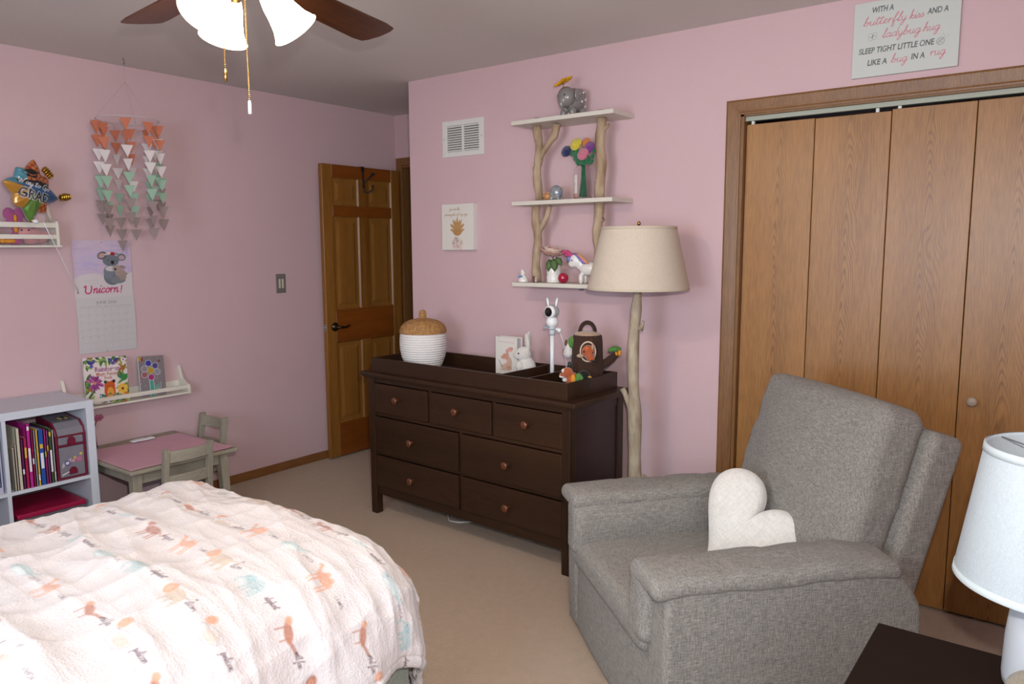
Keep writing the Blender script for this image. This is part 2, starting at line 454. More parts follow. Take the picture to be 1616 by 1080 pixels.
# ------------------------------------------------------------------ materials
WALL = mat('pink_paint', '#cfb0b2', rough=0.75, spec=0.25, noise_amt=0.03, noise_scale=3, bump=0.04, bump_scale=160)
CEIL = mat('ceiling_paint', '#d6d0ca', rough=0.9, spec=0.2, noise_amt=0.03, noise_scale=2, bump=0.05, bump_scale=200)
CARPET = mat('carpet', '#a08064', rough=1.0, spec=0.05, col2='#8f7157', noise_scale=28, bump=1.0, bump_scale=260, sheen=1.0)
CARPET.node_tree.nodes['Principled BSDF'].inputs['Sheen Roughness'].default_value = 0.6
CARPET.node_tree.nodes['Principled BSDF'].inputs['Sheen Tint'].default_value = (1.0, 0.86, 0.72, 1)
_n = CARPET.node_tree.nodes
OAKTRIM = wood('oak_trim', '#8a6238', '#6d4724', 'Z', rough=0.4, fine=1.2, cfine=0.6)
OAKTRIMX = wood('oak_trim_across', '#8a6238', '#6d4724', 'X', rough=0.4, fine=1.2, cfine=0.6)
OAKTRIMY = wood('oak_trim_along', '#8f6136', '#704523', 'Y', rough=0.4, fine=1.2, cfine=0.6)
PINE = wood('door_wood', '#9c6a2e', '#6f4314', 'Z', rough=0.34, fine=0.7, cfine=0.35, seed=3)
PINEP = wood('door_panel_wood', '#9a682c', '#7c5120', 'Z', rough=0.34, fine=0.7, cfine=0.35, seed=5)
PINEX = wood('door_rail_wood', '#8c4c18', '#70390f', 'Y', rough=0.34, fine=0.7, cfine=0.35, seed=8)
WHITE = mat('white_paint', '#dedcd6', rough=0.45)
CREAM = mat('cream_paint', '#ddd6c6', rough=0.45)
METALW = mat('white_metal', '#d9d7d0', rough=0.4)
DARK = mat('duct_shade', '#1d1512', rough=0.9)
BRONZE = mat('aged_bronze', '#4a3a2c', rough=0.3, metal=0.9)
BLACK = mat('black', '#141212', rough=0.5)
BRASS = mat('brass', '#b58d52', rough=0.25, metal=1.0)
STEEL = mat('steel', '#b9b9b9', rough=0.3, metal=1.0)
GREY = mat('grey_plastic', '#8f908f', rough=0.5)
WHITEP = mat('white_plastic', '#e8e8e8', rough=0.35)
ESP = wood('espresso_wood', '#3a2414', '#26160b', 'X', rough=0.38, fine=0.6, cfine=0.3, spec=0.4)
ESPZ = wood('espresso_wood_upright', '#3a2414', '#26160b', 'Z', rough=0.38, fine=0.6, cfine=0.3, spec=0.4)
ESPD = mat('espresso_shaded_side', '#2f1b1c', rough=0.4)  # dresser side copy of espresso, purplish daylight shade put into the colour
KNOB = mat('copper_brown_knob', '#5e321b', rough=0.28, spec=0.6, coat=0.25)
BARK = mat('pale_branch', '#bba58a', rough=0.75, col2='#8f7558', noise_scale=24, stretch=(1, 1, .35), bump=0.5, bump_scale=70)
BARK2 = mat('whitewashed_branch', '#b9aa93', rough=0.8, col2='#8f7d66', noise_scale=28, stretch=(1, 1, .3), bump=0.5, bump_scale=70)

H = 2.44; RX = 4.72; RY = -4.16; XC = 0.914; YA = 0.772
CX0, CX1, CZ = 2.93, 4.13, 2.043     # closet opening
# ------------------------------------------------------------------ room shell
struct('floor', MB().box(-0.12, RX+.12, RY-.12, 2.2, -0.05, 0), CARPET)
struct('ceiling', MB().box(-0.12, RX+.12, RY-.12, 2.2, H, H+0.05), CEIL)
struct('wall_left', MB().box(-0.12, 0, RY-.12, YA+.12, 0, H), WALL)
w = MB(); T = 0.11
w.box(XC, CX0, 0, T, 0, H); w.box(CX1, RX+.12, 0, T, 0, H); w.box(CX0, CX1, 0, T, CZ, H)
struct('wall_back', w, WALL)
struct('wall_alcove_side', MB().box(XC, XC+.11, T, YA+.12, 0, H), WALL)
w = MB()   # wall of the entry alcove with the doorway
w.box(0, 0.075, YA, YA+.11, 0, H); w.box(0.82, XC, YA, YA+.11, 0, H); w.box(0.075, 0.82, YA, YA+.11, 2.07, H)
struct('wall_alcove', w, WALL)
w = MB()   # hallway beyond the doorway
w.box(-0.12, 1.2, 2.0, 2.1, 0, H); w.box(-.22, -.12, YA, 2.1, 0, H); w.box(1.2, 1.3, .76, 2.1, 0, H)
struct('wall_hallway', w, WALL)
w = MB()   # closet interior
w.box(XC+.11, RX+.12, 0.70, 0.76, 0, H); w.box(RX, RX+.12, T, .70, 0, H)
struct('wall_closet', w, WALL)
def window_wall(name, axis):
    w = MB(); z0, z1 = 0.90, 2.08
    if axis == 'y':
        a0, a1 = 2.33, 3.57
        w.box(-.12, a0, RY-.12, RY, 0, H); w.box(a1, RX+.12, RY-.12, RY, 0, H)
        w.box(a0, a1, RY-.12, RY, 0, z0); w.box(a0, a1, RY-.12, RY, z1, H)
    else:
        a0, a1 = -3.97, -2.73
        w.box(RX, RX+.12, RY, a0, 0, H); w.box(RX, RX+.12, a1, 0, 0, H)
        w.box(RX, RX+.12, a0, a1, 0, z0); w.box(RX, RX+.12, a0, a1, z1, H)
    struct(name, w, WALL)
    f = MB()
    def b(u0, u1, v0, v1, d0=-.07, d1=-.02):
        if axis == 'y': f.box(u0, u1, RY+d0, RY+d1, v0, v1)
        else: f.box(RX-d1, RX-d0, u0, u1, v0, v1)
    b(a0, a0+.05, z0, z1); b(a1-.05, a1, z0, z1); b(a0, a1, z0, z0+.05); b(a0, a1, z1-.05, z1); b(a0, a1, (z0+z1)/2-.02, (z0+z1)/2+.02)
    return f, (a0, a1, z0, z1)
for k, (nm, ax) in enumerate((('wall_front', 'y'), ('wall_right', 'x'))):
    f, (a0, a1, z0, z1) = window_wall(nm, ax)
    wo = struct('window_%d' % (k+1), f, WHITE)
    t = MB()
    for (u0, u1, v0, v1) in ((a0-.06, a0, z0-.06, z1+.06), (a1, a1+.06, z0-.06, z1+.06), (a0, a1, z1, z1+.06), (a0-.08, a1+.08, z0-.03, z0)):
        if ax == 'y': t.box(u0, u1, RY, RY+.02, v0, v1)
        else: t.box(RX-.02, RX, u0, u1, v0, v1)
    t.build('window_casing', OAKTRIM, wo)

# baseboards
b = MB(); b.box(0, 0.013, RY, 0.765, 0, 0.057)
struct('baseboard_left', b, OAKTRIMY, bevel=0.004)
b = MB(); b.box(XC, CX0-.06, -.013, 0, 0, .057)
struct('baseboard_back', b, OAKTRIMX, bevel=0.004)

# closet casing, jamb and head track
cas = MB()
def casing_prof(sgn):   # profile across the width (0 outer .. 0.062 inner), depth toward room
    return [(0, 0), (0, .012), (.008, .016), (.040, .012), (.050, .010), (.056, .007), (.062, .006), (.062, 0)]
pf = casing_prof(1)
xo = CX0-.062+.004; zo = CZ+.062-.004; xr = CX1+.058
vs = []; 
for a, d in pf: vs += [(xo+a, -d, 0), (xo+a, -d, zo-a), (xr-a, -d, zo-a), (xr-a, -d, 0)]
fs = []
for i in range(len(pf)-1):
    for k in range(3): fs.append((i*4+k, i*4+k+1, i*4+5+k, i*4+4+k))
cas.add(vs, fs)
struct('trim_1', cas, OAKTRIM)
j = MB(); j.box(CX0-.0, CX0+.018, 0, T, 0, CZ); j.box(CX1-.018, CX1, 0, T, 0, CZ); j.box(CX0, CX1, 0, T, CZ-.012, CZ)
struct('trim_2', j, OAKTRIM)
tr = MB(); tr.box(CX0+.018, CX1-.018, .022, .062, CZ-.028, CZ-.0125)
tr.box(CX0+.018, CX1-.018, .0195, .0215, CZ-.031, CZ-.0125)
struct('trim_3', tr, mat('track_paint', '#a3a797', rough=.5))

# bifold closet doors
LW = (CX1-CX0-.036)/4
def leaf(name, x, seed, top, parent, y=0.030):
    m = wood('closet_oak_%d' % seed, '#a97842', '#6e4824', 'Z', rough=0.36, fine=1.4, cathedral=True, seed=seed*2.3, cfine=0.6, spec=0.45)
    o = MB().box(-LW/2+.0015, LW/2-.0015, 0, .028, 0.012, top).build(name, m, parent, bevel=0.0015, seg=1)
    o.location = (x, y, 0); return o
for d in range(2):
    r = bpy.data.objects.new('door_%d' % (d+2), None); C.objects.link(r); tag(r, kind='structure')
    x0 = CX0+.018+2*d*LW
    leaf('door_leaf', x0+LW/2, 2*d+1, CZ-.045+(.004 if d else 0), r)
    leaf('door_leaf', x0+1.5*LW, 2*d+2, CZ-.047+(.006 if d else 0), r)
    k = MB()
    X = Matrix.Translation((x0+(1.5*LW if d == 0 else 1.17*LW), .030, .875)) @ Matrix.Rotation(PI/2, 4, 'X')
    k.lathe([(0.0, 0), (.009, 0), (.008, .012), (.017, .016), (.0185, .022), (.014, .027), (0, .028)], 20, X=X)
    if d == 1: k.build('door_knob', mat('putty_knob', '#a49382', rough=0.5), r)
    for xx in (x0+.02, x0+2*LW-.06): MB().box(xx, xx+.012, .036, .050, CZ-.05, CZ-.03).build('pivot_pin', METALW, r)

# ------------------------------------------------------------------ entry door (6 panel), open along the left wall
dr = bpy.data.objects.new('door_1', None); C.objects.link(dr); tag(dr, kind='structure')
DW, DH, DT = 0.715, 2.03, 0.035
cols = [(.085, .315), (.40, .630)]
rows = [(.25, .82), (1.045, 1.685), (1.755, 1.945)]
d = MB()
# stiles and mullion (grain up) / rails (grain across)
d.box(0, DT, 0, .085, .012, DH); d.box(0, DT, .630, DW, .012, DH)
for (a, b_) in ((.25, .82), (1.045, 1.685), (1.755, 1.945)): d.box(0, DT, .315, .40, a, b_)
d.build('door_stile', PINE, dr, bevel=.002, seg=1)
d = MB()
for (a, b_) in ((.012, .25), (.82, 1.045), (1.685, 1.755), (1.945, DH)): d.box(0.0005, DT-.0005, .085, .630, a, b_)
d.build('door_rail', PINEX, dr, bevel=.002, seg=1)
d = MB()
for (c0, c1) in cols:
    for (z0, z1) in rows:
        for sgn, xf in ((1, DT), (-1, 0)):
            lv = [(0, -.001), (.008, -.010), (.030, -.011), (.052, -.004), (.056, -.004)]
            vs = []
            for (i, dd) in lv:
                vs += [(xf+sgn*dd, c0+i, z0+i), (xf+sgn*dd, c1-i, z0+i), (xf+sgn*dd, c1-i, z1-i), (xf+sgn*dd, c0+i, z1-i)]
            fs = []
            for q in range(len(lv)-1):
                for k in range(4): fs.append((q*4+k, q*4+(k+1) % 4, q*4+4+(k+1) % 4, q*4+4+k))
            fs.append(tuple(4*(len(lv)-1)+k for k in range(4)))
            d.add(vs, fs)
d.build('door_panel', PINEP, dr)
hn = MB()
X = Matrix.Translation((DT, .068, .930)) @ Matrix.Rotation(PI/2, 4, 'Y')
hn.lathe([(0, 0), (.030, 0), (.031, .004), (.026, .009), (.014, .013), (.011, .03), (.012, .042), (0, .046)], 24, X=X)
hn.tube([(DT+.040, .068, .930), (DT+.046, .090, .929), (DT+.046, .125, .926), (DT+.044, .150, .932), (DT+.036, .172, .938)], [.009, .0085, .007, .0065, .004], 12)
hn.build('door_handle', BRONZE, dr)
lt = MB(); lt.box(.008, .027, -.0015, 0, .90, .955); lt.box(.012, .024, -.008, 0, .922, .938)
lt.build('door_latch', STEEL, dr, bevel=.001)
for z in (.25, 1.05, 1.83): MB().tube([(DT*.2, DW+.006, z-.045), (DT*.2, DW+.006, z+.045)], .006, 10).build('door_hinge', BRONZE, dr)
dr.location = (0.045, 0.012, 0)
# doorway casing in the alcove
c = MB(); c.box(.017, .075, YA-.016, YA, 0, 2.128); c.box(.82, .878, YA-.016, YA, 0, 2.128)
c.box(.075, .82, YA-.016, YA, 2.07, 2.128)
c.box(.066, .082, YA-.02, YA+.12, 0, 2.07); c.box(.813, .829, YA-.02, YA+.12, 0, 2.07); c.box(.082, .813, YA-.012, YA+.12, 2.055, 2.07)
struct('trim_4', c, OAKTRIM, bevel=.003)
# open linen-closet door edge seen through the doorway
hd = tag(MB().box(.16, .20, YA+.3, YA+.34, 0.01, 2.03).build('door_4', PINE), kind='structure')

# ------------------------------------------------------------------ wall fittings
t = thing('over_door_hook', 'dark metal double coat hook hung over the top of the open wooden door', 'hook', (0.045+DT, 0.012+.358, DH))
m = MB(); m.box(-DT-.006, .004, -.013, .013, .001, .004); m.box(.0005, .004, -.013, .013, -.03, .004); m.box(-DT-.006, -DT-.003, -.013, .013, -.05, .004)
m.build('bracket', BLACK, t)
m = MB(); m.tube([(.004, 0, -.02), (.006, 0, -.14), (.012, .002, -.17), (.035, .02, -.175), (.055, .045, -.155), (.05, .05, -.135)], .005, 10)
m.tube([(.006, 0, -.13), (.012, .006, -.10), (.032, .03, -.075), (.045, .052, -.05)], .005, 10)
m.ell((.046, .055, -.046), (.012, .014, .010), 14, 8); m.ell((.05, .05, -.130), .008, 12, 8); m.ell((.006, 0, -.135), .009, 12, 8)
m.build('hook', BLACK, t)

t = thing('wall_vent', 'white metal return air vent with two columns of louvres high on the pink wall', 'vent', (1.336, 0, 2.081))
m = MB(); a, b_ = .152, .100
def frame(m, a, b_, ia, ib, y0, y1):
    m.box(-a, -ia, y0, y1, -b_, b_); m.box(ia, a, y0, y1, -b_, b_); m.box(-ia, ia, y0, y1, -b_, -ib); m.box(-ia, ia, y0, y1, ib, b_)
frame(m, a, b_, .118, .072, -.008, 0); m.box(-.008, .008, -.007, 0, -.072, .072)
m.build('frame', METALW, t, bevel=.002)
m = MB()
for k in range(11):
    z = -.071+.0132*k
    for s in (-1, 1):
        x0, x1 = (s*.118, s*.008) if s < 0 else (.008, .118)
        m.add([(x0, -.0062, z+.0002), (x1, -.0062, z+.0002), (x1, -.0008, z+.008), (x0, -.0008, z+.008), (x0, -.0062, z+.0030), (x1, -.0062, z+.0030), (x1, -.0008, z+.0105), (x0, -.0008, z+.0105)],
              [(0, 1, 2, 3), (7, 6, 5, 4), (0, 4, 5, 1), (3, 2, 6, 7)])
m.build('louvre', METALW, t)
MB().box(-.118, .118, -.0006, -.0002, -.072, .072).build('duct_shade_sheet', DARK, t)  # flat dark sheet, shade inside the duct painted as colour
for s in (-1, 1): MB().ell((s*.138, -.008, 0), (.004, .002, .004), 10, 6).build('screw', STEEL, t)

t = thing('light_switch', 'grey double light switch plate on the pink left wall beside the open door', 'light switch', (0, -.288, 1.242))
MB().box(0, .006, -.037, .037, -.062, .062).build('plate', mat('switch_plate', '#857f78', rough=.4, metal=.3), t, bevel=.003)
TG = mat('switch_toggle', '#cfc6ae', rough=.4)
for yy in (-.012, .012): MB().box(.004, .010, yy-.006, yy+.006, -.030, .030).build('toggle', TG, t, bevel=.001)
for yy in (-.012, .012):
    for z in (-.045, .045): MB().ell((.006, yy, z), (.001, .003, .003), 8, 5).build('screw', STEEL, t)
# ------------------------------------------------------------------ ceiling fan
def fan():
    hub = Vector((2.357, -2.08, 0)); zb = 2.20
    t = thing('ceiling_fan', 'ceiling fan with dark wood blades and lit frosted bell lights', 'ceiling fan', (hub.x, hub.y, H))
    o = lambda z: z-H
    bz = mat('fan_bronze', '#8a6a45', rough=.3, metal=.9)
    m = MB(); m.lathe([(0, 0), (.075, 0), (.07, -.03), (.03, -.06), (.012, -.065), (.012, -.10), (.02, -.11)], 28)
    m.build('canopy', bz, t)
    m = MB(); m.lathe([(0.012, o(2.34)), (.09, o(2.335)), (.125, o(2.30)), (.125, o(2.24)), (.09, o(2.215)), (.05, o(2.205)), (0, o(2.205))], 32)
    m.build('motor_housing', bz, t)
    m = MB(); m.lathe([(0, o(2.205)), (.055, o(2.205)), (.06, o(2.18)), (.05, o(2.165)), (.028, o(2.150)), (0, o(2.145))], 28)
    m.build('light_kit', bz, t)
    bw = wood('fan_blade_wood', '#5b331a', '#3a1e0e', 'X', rough=.35, fine=.8)
    for k, a in enumerate((105, 173, 246, 318, 31)):
        a = math.radians(a)
        n = 10; pts = []
        for i in range(n+1):
            u = i/n; r = .17+.50*u; hw = .055+.018*u
            pts.append((r, hw))
        tip = [(.672, .066), (.684, .045), (.69, .0), (.684, -.045), (.672, -.066)]
        poly = [(r, w_) for r, w_ in pts[:-1]]+tip+[(r, -w_) for r, w_ in reversed(pts[:-1])]
        m = MB(); m.prism(poly, -.003, .003, 'xy')
        ob = m.build('blade', bw, t, bevel=.001, seg=1)
        ob.matrix_local = Matrix.Translation((0, 0, o(zb))) @ Matrix.Rotation(a, 4, 'Z') @ Matrix.Rotation(math.radians(-11), 4, 'X')
        m = MB(); m.prism([(.08, .02), (.14, .016), (.19, .04), (.24, .03), (.26, 0), (.24, -.03), (.19, -.04), (.14, -.016), (.08, -.02)], .0035, .008, 'xy')
        ib = m.build('blade_iron', bz, t)
        ib.matrix_local = Matrix.Translation((0, 0, o(zb))) @ Matrix.Rotation(a, 4, 'Z') @ Matrix.Rotation(math.radians(-11), 4, 'X')
    gl = mat('frosted_glass_shade', '#fff3df', rough=.4, emis='#ffe9c4', emis_s=9.0)
    bulbm = mat('lit_bulb', '#ffffff', emis='#ffdca8', emis_s=12.0)
    for k, a in enumerate((47, 167, 287)):
        a = math.radians(a)
        R = Matrix.Translation((0, 0, o(2.167))) @ Matrix.Rotation(a, 4, 'Z')
        m = MB(); m.tube([(.025, 0, .01), (.045, 0, .012), (.056, 0, -.004)], .009, 12)
        m.lathe([(0, .02), (.022, .018), (.026, 0), (.028, -.02)], 20, X=Matrix.Translation((.062, 0, -.01)) @ Matrix.Rotation(math.radians(-36), 4, 'Y'))
        q = m.build('light_arm', bz, t); q.matrix_local = R
        m = MB()
        pr = [(.024, -.012), (.031, -.022), (.038, -.045), (.043, -.075), (.051, -.105), (.063, -.128), (.066, -.131)]
        pr = pr+[(r-.003, z+.001) for r, z in reversed(pr)]
        m.lathe(pr, 36, X=Matrix.Translation((.062, 0, -.01)) @ Matrix.Rotation(math.radians(-36), 4, 'Y'))
        q = m.build('light_shade', gl, t); q.matrix_local = R
        m = MB(); m.ell((0, 0, -.06), (.022, .022, .034), 14, 10, X=Matrix.Translation((.062, 0, -.01)) @ Matrix.Rotation(math.radians(-36), 4, 'Y'))
        q2 = m.build('bulb', bulbm, q)
        P = Matrix.Translation((hub.x, hub.y, H)) @ R @ Matrix.Translation((.062, 0, -.01)) @ Matrix.Rotation(math.radians(-36), 4, 'Y') @ Vector((0, 0, -.108))
        point('fan_bulb_light', P, FANW, (1.0, 0.88, 0.74), .03)
    for (dx, dy, z1, fob, fc) in ((.026, -.004, 1.862, .035, WHITEP), (-.022, -.040, 1.945, .034, BRASS)):
        m = MB(); z = 2.125; 
        while z > z1:
            m.ell((dx, dy, o(z)), .0022, 6, 4); z -= .0052
        m.tube([(dx, dy, o(2.13)), (dx, dy, o(z1))], .0007, 5)
        pc = m.build('pull_chain', BRASS, t)
        m = MB(); m.lathe([(0, 0), (.0035, -.002), (.004, -fob*.5), (.0048, -fob), (0, -fob-.001)], 12, c=(dx, dy, o(z1)))
        m.build('chain_fob', fc, pc)
FANW = 10.0
fan()
# ------------------------------------------------------------------ dresser
TH = math.radians(-2.4); DO = Vector((1.083, -.53, 0))
def dloc(u, v, z=0.0):
    return (DO.x+u*math.cos(TH)-v*math.sin(TH), DO.y+u*math.sin(TH)+v*math.cos(TH), z)
t = thing('dresser', 'dark espresso brown wooden dresser with seven drawers against the pink wall', 'dresser', DO, TH)
W_, D_, ZT = 1.352, .445, .80
m = MB(); m.box(-.040, W_+.045, -.030, D_+.012, ZT-.020, ZT)
m.box(-.028, W_+.033, -.020, D_+.008, ZT-.030, ZT-.020)
m.build('top', ESP, t, bevel=.004)
lg = .045
for k, (u, v) in enumerate(((0, 0), (W_-lg, 0), (0, D_-lg), (W_-lg, D_-lg))):
    q = MB().box(u, u+lg, v, v+lg, 0, ZT-.030).build('leg', ESPZ, t, bevel=.003)
m = MB()
m.box(lg, W_-lg, .012, .030, .112, .160)   # bottom rail
m.box(lg, W_-lg, .010, .030, .742, .770)
m.box(lg, W_-lg, D_-.012, D_-.006, .12, .77); m.box(lg, W_-lg, .03, D_-.01, .13, .145)
# rails between rows and mullions
m.box(lg, W_-lg, .014, .04, .557, .575); m.box(lg, W_-lg, .014, .04, .340, .355); 
m.box(.458, .476, .014, .04, .575, .742); m.box(.892, .910, .014, .04, .575, .742)
m.box(.672, .690, .014, .04, .160, .557)
m.build('front_frame', ESP, t, bevel=.002)
for u0 in (.010, W_-.022):
    m = MB(); m.box(u0, u0+.012, lg, D_-lg, .115, .77)
    m.box(u0-.004 if u0 < .5 else u0, u0+.012 if u0 < .5 else u0+.016, lg, D_-lg, .115, .165)
    m.box(u0-.004 if u0 < .5 else u0, u0+.012 if u0 < .5 else u0+.016, lg, D_-lg, .72, .77)
    m.build('side_panel', ESPD, t, bevel=.002)
rows = [(.577, .740, [(.047, .456), (.478, .890), (.912, 1.305)], [.232, .668, 1.110], .665),
        (.357, .555, [(.047, .670), (.692, 1.305)], [.337, .990], .452),
        (.162, .338, [(.047, .670), (.692, 1.305)], [.337, .993], .245)]
for (z0, z1, cs, ks, kz) in rows:
    for (c0, c1), ku in zip(cs, ks):
        dw = MB().box(c0, c1, .002, .020, z0+.002, z1-.002).build('drawer', ESP, t, bevel=.003)
        m = MB()
        X = Matrix.Translation((ku, .002, kz)) @ Matrix.Rotation(PI/2, 4, 'X')
        m.lathe([(0, 0), (.012, 0), (.009, .006), (.009, .012), (.0175, .018), (.0195, .023), (.017, .029), (.010, .031), (0, .032)], 24, X=X)
        m.build('knob', KNOB, dw)

# changing tray with compartments, on the dresser
t = thing('changing_tray', 'dark brown changing table tray with compartments on top of the dresser', 'tray', dloc(0, 0, ZT), TH)
a0, a1, b0, b1, hh, th_ = .015, 1.328, .012, .425, .076, .013
m = MB(); m.box(a0, a1, b0, b0+th_, 0, hh); m.box(a0, a1, b1-th_, b1, 0, hh); m.box(a0, a0+th_, b0+th_, b1-th_, 0, hh); m.box(a1-th_, a1, b0+th_, b1-th_, 0, hh)
m.build('side_wall', ESP, t, bevel=.0015)
MB().box(a0+th_, a1-th_, b0+th_, b1-th_, .0, .008).build('bottom', ESP, t)
for u in (.912, 1.080):
    MB().box(u, u+.010, b0+th_, b1-th_, .008, hh-.004).build('divider', ESP, t, bevel=.001)
TZ = ZT+.0082

# white cable on the carpet under the dresser
m = MB(); m.tube([(1.30, -.14, .004), (1.40, -.24, .004), (1.49, -.345, .004), (1.535, -.385, .004), (1.59, -.375, .004), (1.66, -.30, .004), (1.70, -.16, .004)], .0035, 8)
tag(m.build('power_cable', WHITEP), 'white power cable lying on the carpet under the dresser', 'cable')

# ------------------------------------------------------------------ basket (acorn shape)
bw = mat('white_rope', '#e3ddd8', rough=.8, bump=.3, bump_scale=150)
bs = mat('straw', '#b98a55', rough=.8, col2='#8c6335', noise_scale=60, bump=.4, bump_scale=120)
t = thing('lidded_basket', 'acorn shaped white rope basket with woven straw lid on the dresser tray', 'basket', dloc(.215, .215, TZ), TH)
def spline_r(prof, z):
    for (r0, z0), (r1, z1) in zip(prof[:-1], prof[1:]):
        if z <= z1: 
            k = (z-z0)/(z1-z0) if z1 > z0 else 0; return r0+(r1-r0)*k
    return prof[-1][0]
BP = [(.084, 0), (.100, .03), (.115, .07), (.123, .11), (.125, .15), (.122, .19), (.118, .205)]
m = MB(); nr = 16; vs = []; fs = []; n = 140
rows_ = []
for i in range(nr*6+1):
    z = .205*i/(nr*6); ph = (z/.205*nr) % 1.0
    rows_.append((spline_r(BP, z)+.0042*math.sqrt(max(0, math.sin(PI*ph))), z, int(z/.205*nr)))
for r, z, rw in rows_:
    for k in range(n):
        q = 2*PI*k/n; rr = r+.0016*math.sin(q*44+rw*PI+z*500)
        vs.append((rr*math.cos(q), rr*math.sin(q), z))
for i in range(len(rows_)-1):
    for k in range(n): fs.append((i*n+k, i*n+(k+1) % n, (i+1)*n+(k+1) % n, (i+1)*n+k))
fs.append(tuple(range(n)))
m.add(vs, fs, 0, True); m.build('basket_body', bw, t)
m = MB()
LP = [(.119, .196), (.127, .200), (.128, .212), (.122, .232), (.105, .252), (.075, .268), (.035, .277), (.020, .279), (.018, .300), (.016, .318), (.008, .324), (0, .325)]
LL = []
for i in range(len(LP)-1):
    for j in range(5):
        k = j/5; LL.append((LP[i][0]+(LP[i+1][0]-LP[i][0])*k, LP[i][1]+(LP[i+1][1]-LP[i][1])*k))
LL.append(LP[-1])
m.lathe(LL, 120, fn=lambda r, z, q: r+(.0016*math.sin(q*48)*(1 if int(z*160) % 2 else -1) if r > .02 else .001*math.sin(q*10)*(r > .01)))
m.build('basket_lid', bs, t)

# ------------------------------------------------------------------ books + bunny on the tray
PRINT = vcol_mat('printed_cover', rough=.45, spec=.4)
PAPER = vcol_mat('printed_paper', rough=.7, spec=.2)
PAGES = mat('book_pages', '#ded8cc', rough=.8, noise_amt=.1, noise_scale=300, stretch=(1, 40, 1))
def flat(cv_w, cv_h, y=0.0):
    """canvas standing in the local xz plane facing -y"""
    return lambda X, Y: np.stack([X-cv_w/2, np.full_like(X, y), Y], 1)
cv = Canvas(.145, .195, .0012, '#dcd6cc')
cv.line([(.018, .172), (.128, .166)], .0018, '#b9a39a', .5)
for x in np.linspace(.02, .126, 26): cv.line([(x, .1735-.004*(x/.145)), (x+.001, .168-.004*(x/.145))], .0014, '#c09a8c', .55)
cv.ell(.085, .062, .026, .034, '#c59d86', .9); cv.ell(.066, .092, .022, .018, '#c98f7c', .9, .3); cv.ell(.045, .088, .010, .008, '#c77f6d', .7)
cv.ell(.098, .132, .022, .011, '#cf7f74', .85, .35); cv.ell(.094, .128, .013, .005, '#dfa79c', .8, .35); cv.ell(.080, .112, .008, .020, '#c08d79', .8, .4)
cv.ell(.062, .068, .014, .012, '#e2d3c9', .9); cv.ell(.06, .038, .024, .014, '#cfa690', .9); cv.ell(.092, .034, .018, .012, '#bf8f78', .8)
cv.ell(.060, .096, .0022, .0028, '#3a2320'); cv.line([(.022, .072), (.034, .050)], .003, '#4c587a'); cv.line([(.032, .054), (.042, .038)], .005, '#7c8486')
cv.ell(.066, .022, .040, .005, '#a58a74', .5); cv.line([(.055, .012), (.095, .011)], .001, '#bba59a', .5)
BZ = dloc(.620, .375)
t = thing('childrens_book', 'white childrens book with a rabbit picture standing on the dresser tray', 'book', (*BZ[:2], TZ), TH+math.radians(1))
cv.mesh('front_cover', lambda X, Y: np.stack([X, np.full_like(X, -.0222), Y], 1), PRINT, t)
m = MB(); m.box(0, .145, -.022, -.0195, 0, .195); m.box(0, .145, .0195, .022, 0, .195); m.box(-.0, .0025, -.0195, .0195, 0, .195)
m.build('cover', mat('white_card', '#dcd6cc', rough=.5), t)
MB().box(.0025, .139, -.0193, .0193, .004, .190).build('pages', mat('pale_pages', '#cfcbd0', rough=.8), t)

FUR = mat('white_plush', '#e2dcd4', rough=1, sheen=.6, bump=.8, bump_scale=220)
def blob(parts, name, m_, parent, vox=.004, sm=2):
    """several ellipsoids fused into one continuous surface"""
    mb = MB()
    for p in parts: mb.ell(*p[:2], 20, 12, X=p[2] if len(p) > 2 else None)
    o = mb.build(name, m_, parent)
    r = o.modifiers.new('fuse', 'REMESH'); r.mode = 'VOXEL'; r.voxel_size = vox; r.use_smooth_shade = True
    s = o.modifiers.new('soft', 'SMOOTH'); s.iterations = sm*2; s.factor = .5
    return o
def Rx(a, ax, c=(0, 0, 0)):
    return Matrix.Translation(c) @ Matrix.Rotation(math.radians(a), 4, ax)
def spots(name, pts, m_, parent, rot=None):
    for c, r in pts: MB().ell(c, r, 12, 8).build(name, m_, parent)
EYE = mat('bead_eye', '#0d0b0b', rough=.15, spec=.8)
PINKN = mat('pink_nose', '#d79a98', rough=.8)
# bunny faces local -x
t = thing('plush_bunny', 'white plush bunny sitting between the rabbit book and the camera stand', 'plush toy', (*dloc(.852, .325)[:2], TZ), TH+math.radians(38))
blob([((0, 0, .055), (.048, .045, .056)), ((-.015, 0, .125), (.040, .038, .038)), ((-.045, 0, .115), (.020, .020, .018)),
      ((.0, 0, .085), (.030, .030, .035)), ((-.052, -.030, .018), (.030, .016, .016)), ((-.052, .030, .018), (.030, .016, .016)),
      ((-.035, -.036, .066), (.018, .013, .026), None), ((-.035, .036, .066), (.018, .013, .026), None),
      ((0, 0, 0), (.013, .016, .046), Rx(-8, 'Y', (.006, -.018, .188))), ((0, 0, 0), (.013, .016, .050), Rx(4, 'Y', (.010, .020, .190)))], 'plush_body', FUR, t)
spots('eye', [((-.040, -.028, .130), .0045), ((-.040, .028, .130), .0045)], EYE, t)
spots('nose', [((-.064, 0, .120), (.004, .005, .004))], PINKN, t)
spots('inner_ear', [((-.008, -.019, .192), (.003, .009, .030)), ((-.004, .020, .194), (.003, .009, .030))], mat('plush_ear_lining', '#cdbfae', rough=1), t)

# ------------------------------------------------------------------ rabbit-eared baby monitor on a stand
bx = dloc(1.052, .275)
t = thing('baby_monitor', 'white rabbit eared baby monitor camera on a tall white stand', 'baby monitor', (*dloc(1.032, .30)[:2], TZ), TH+math.radians(22))
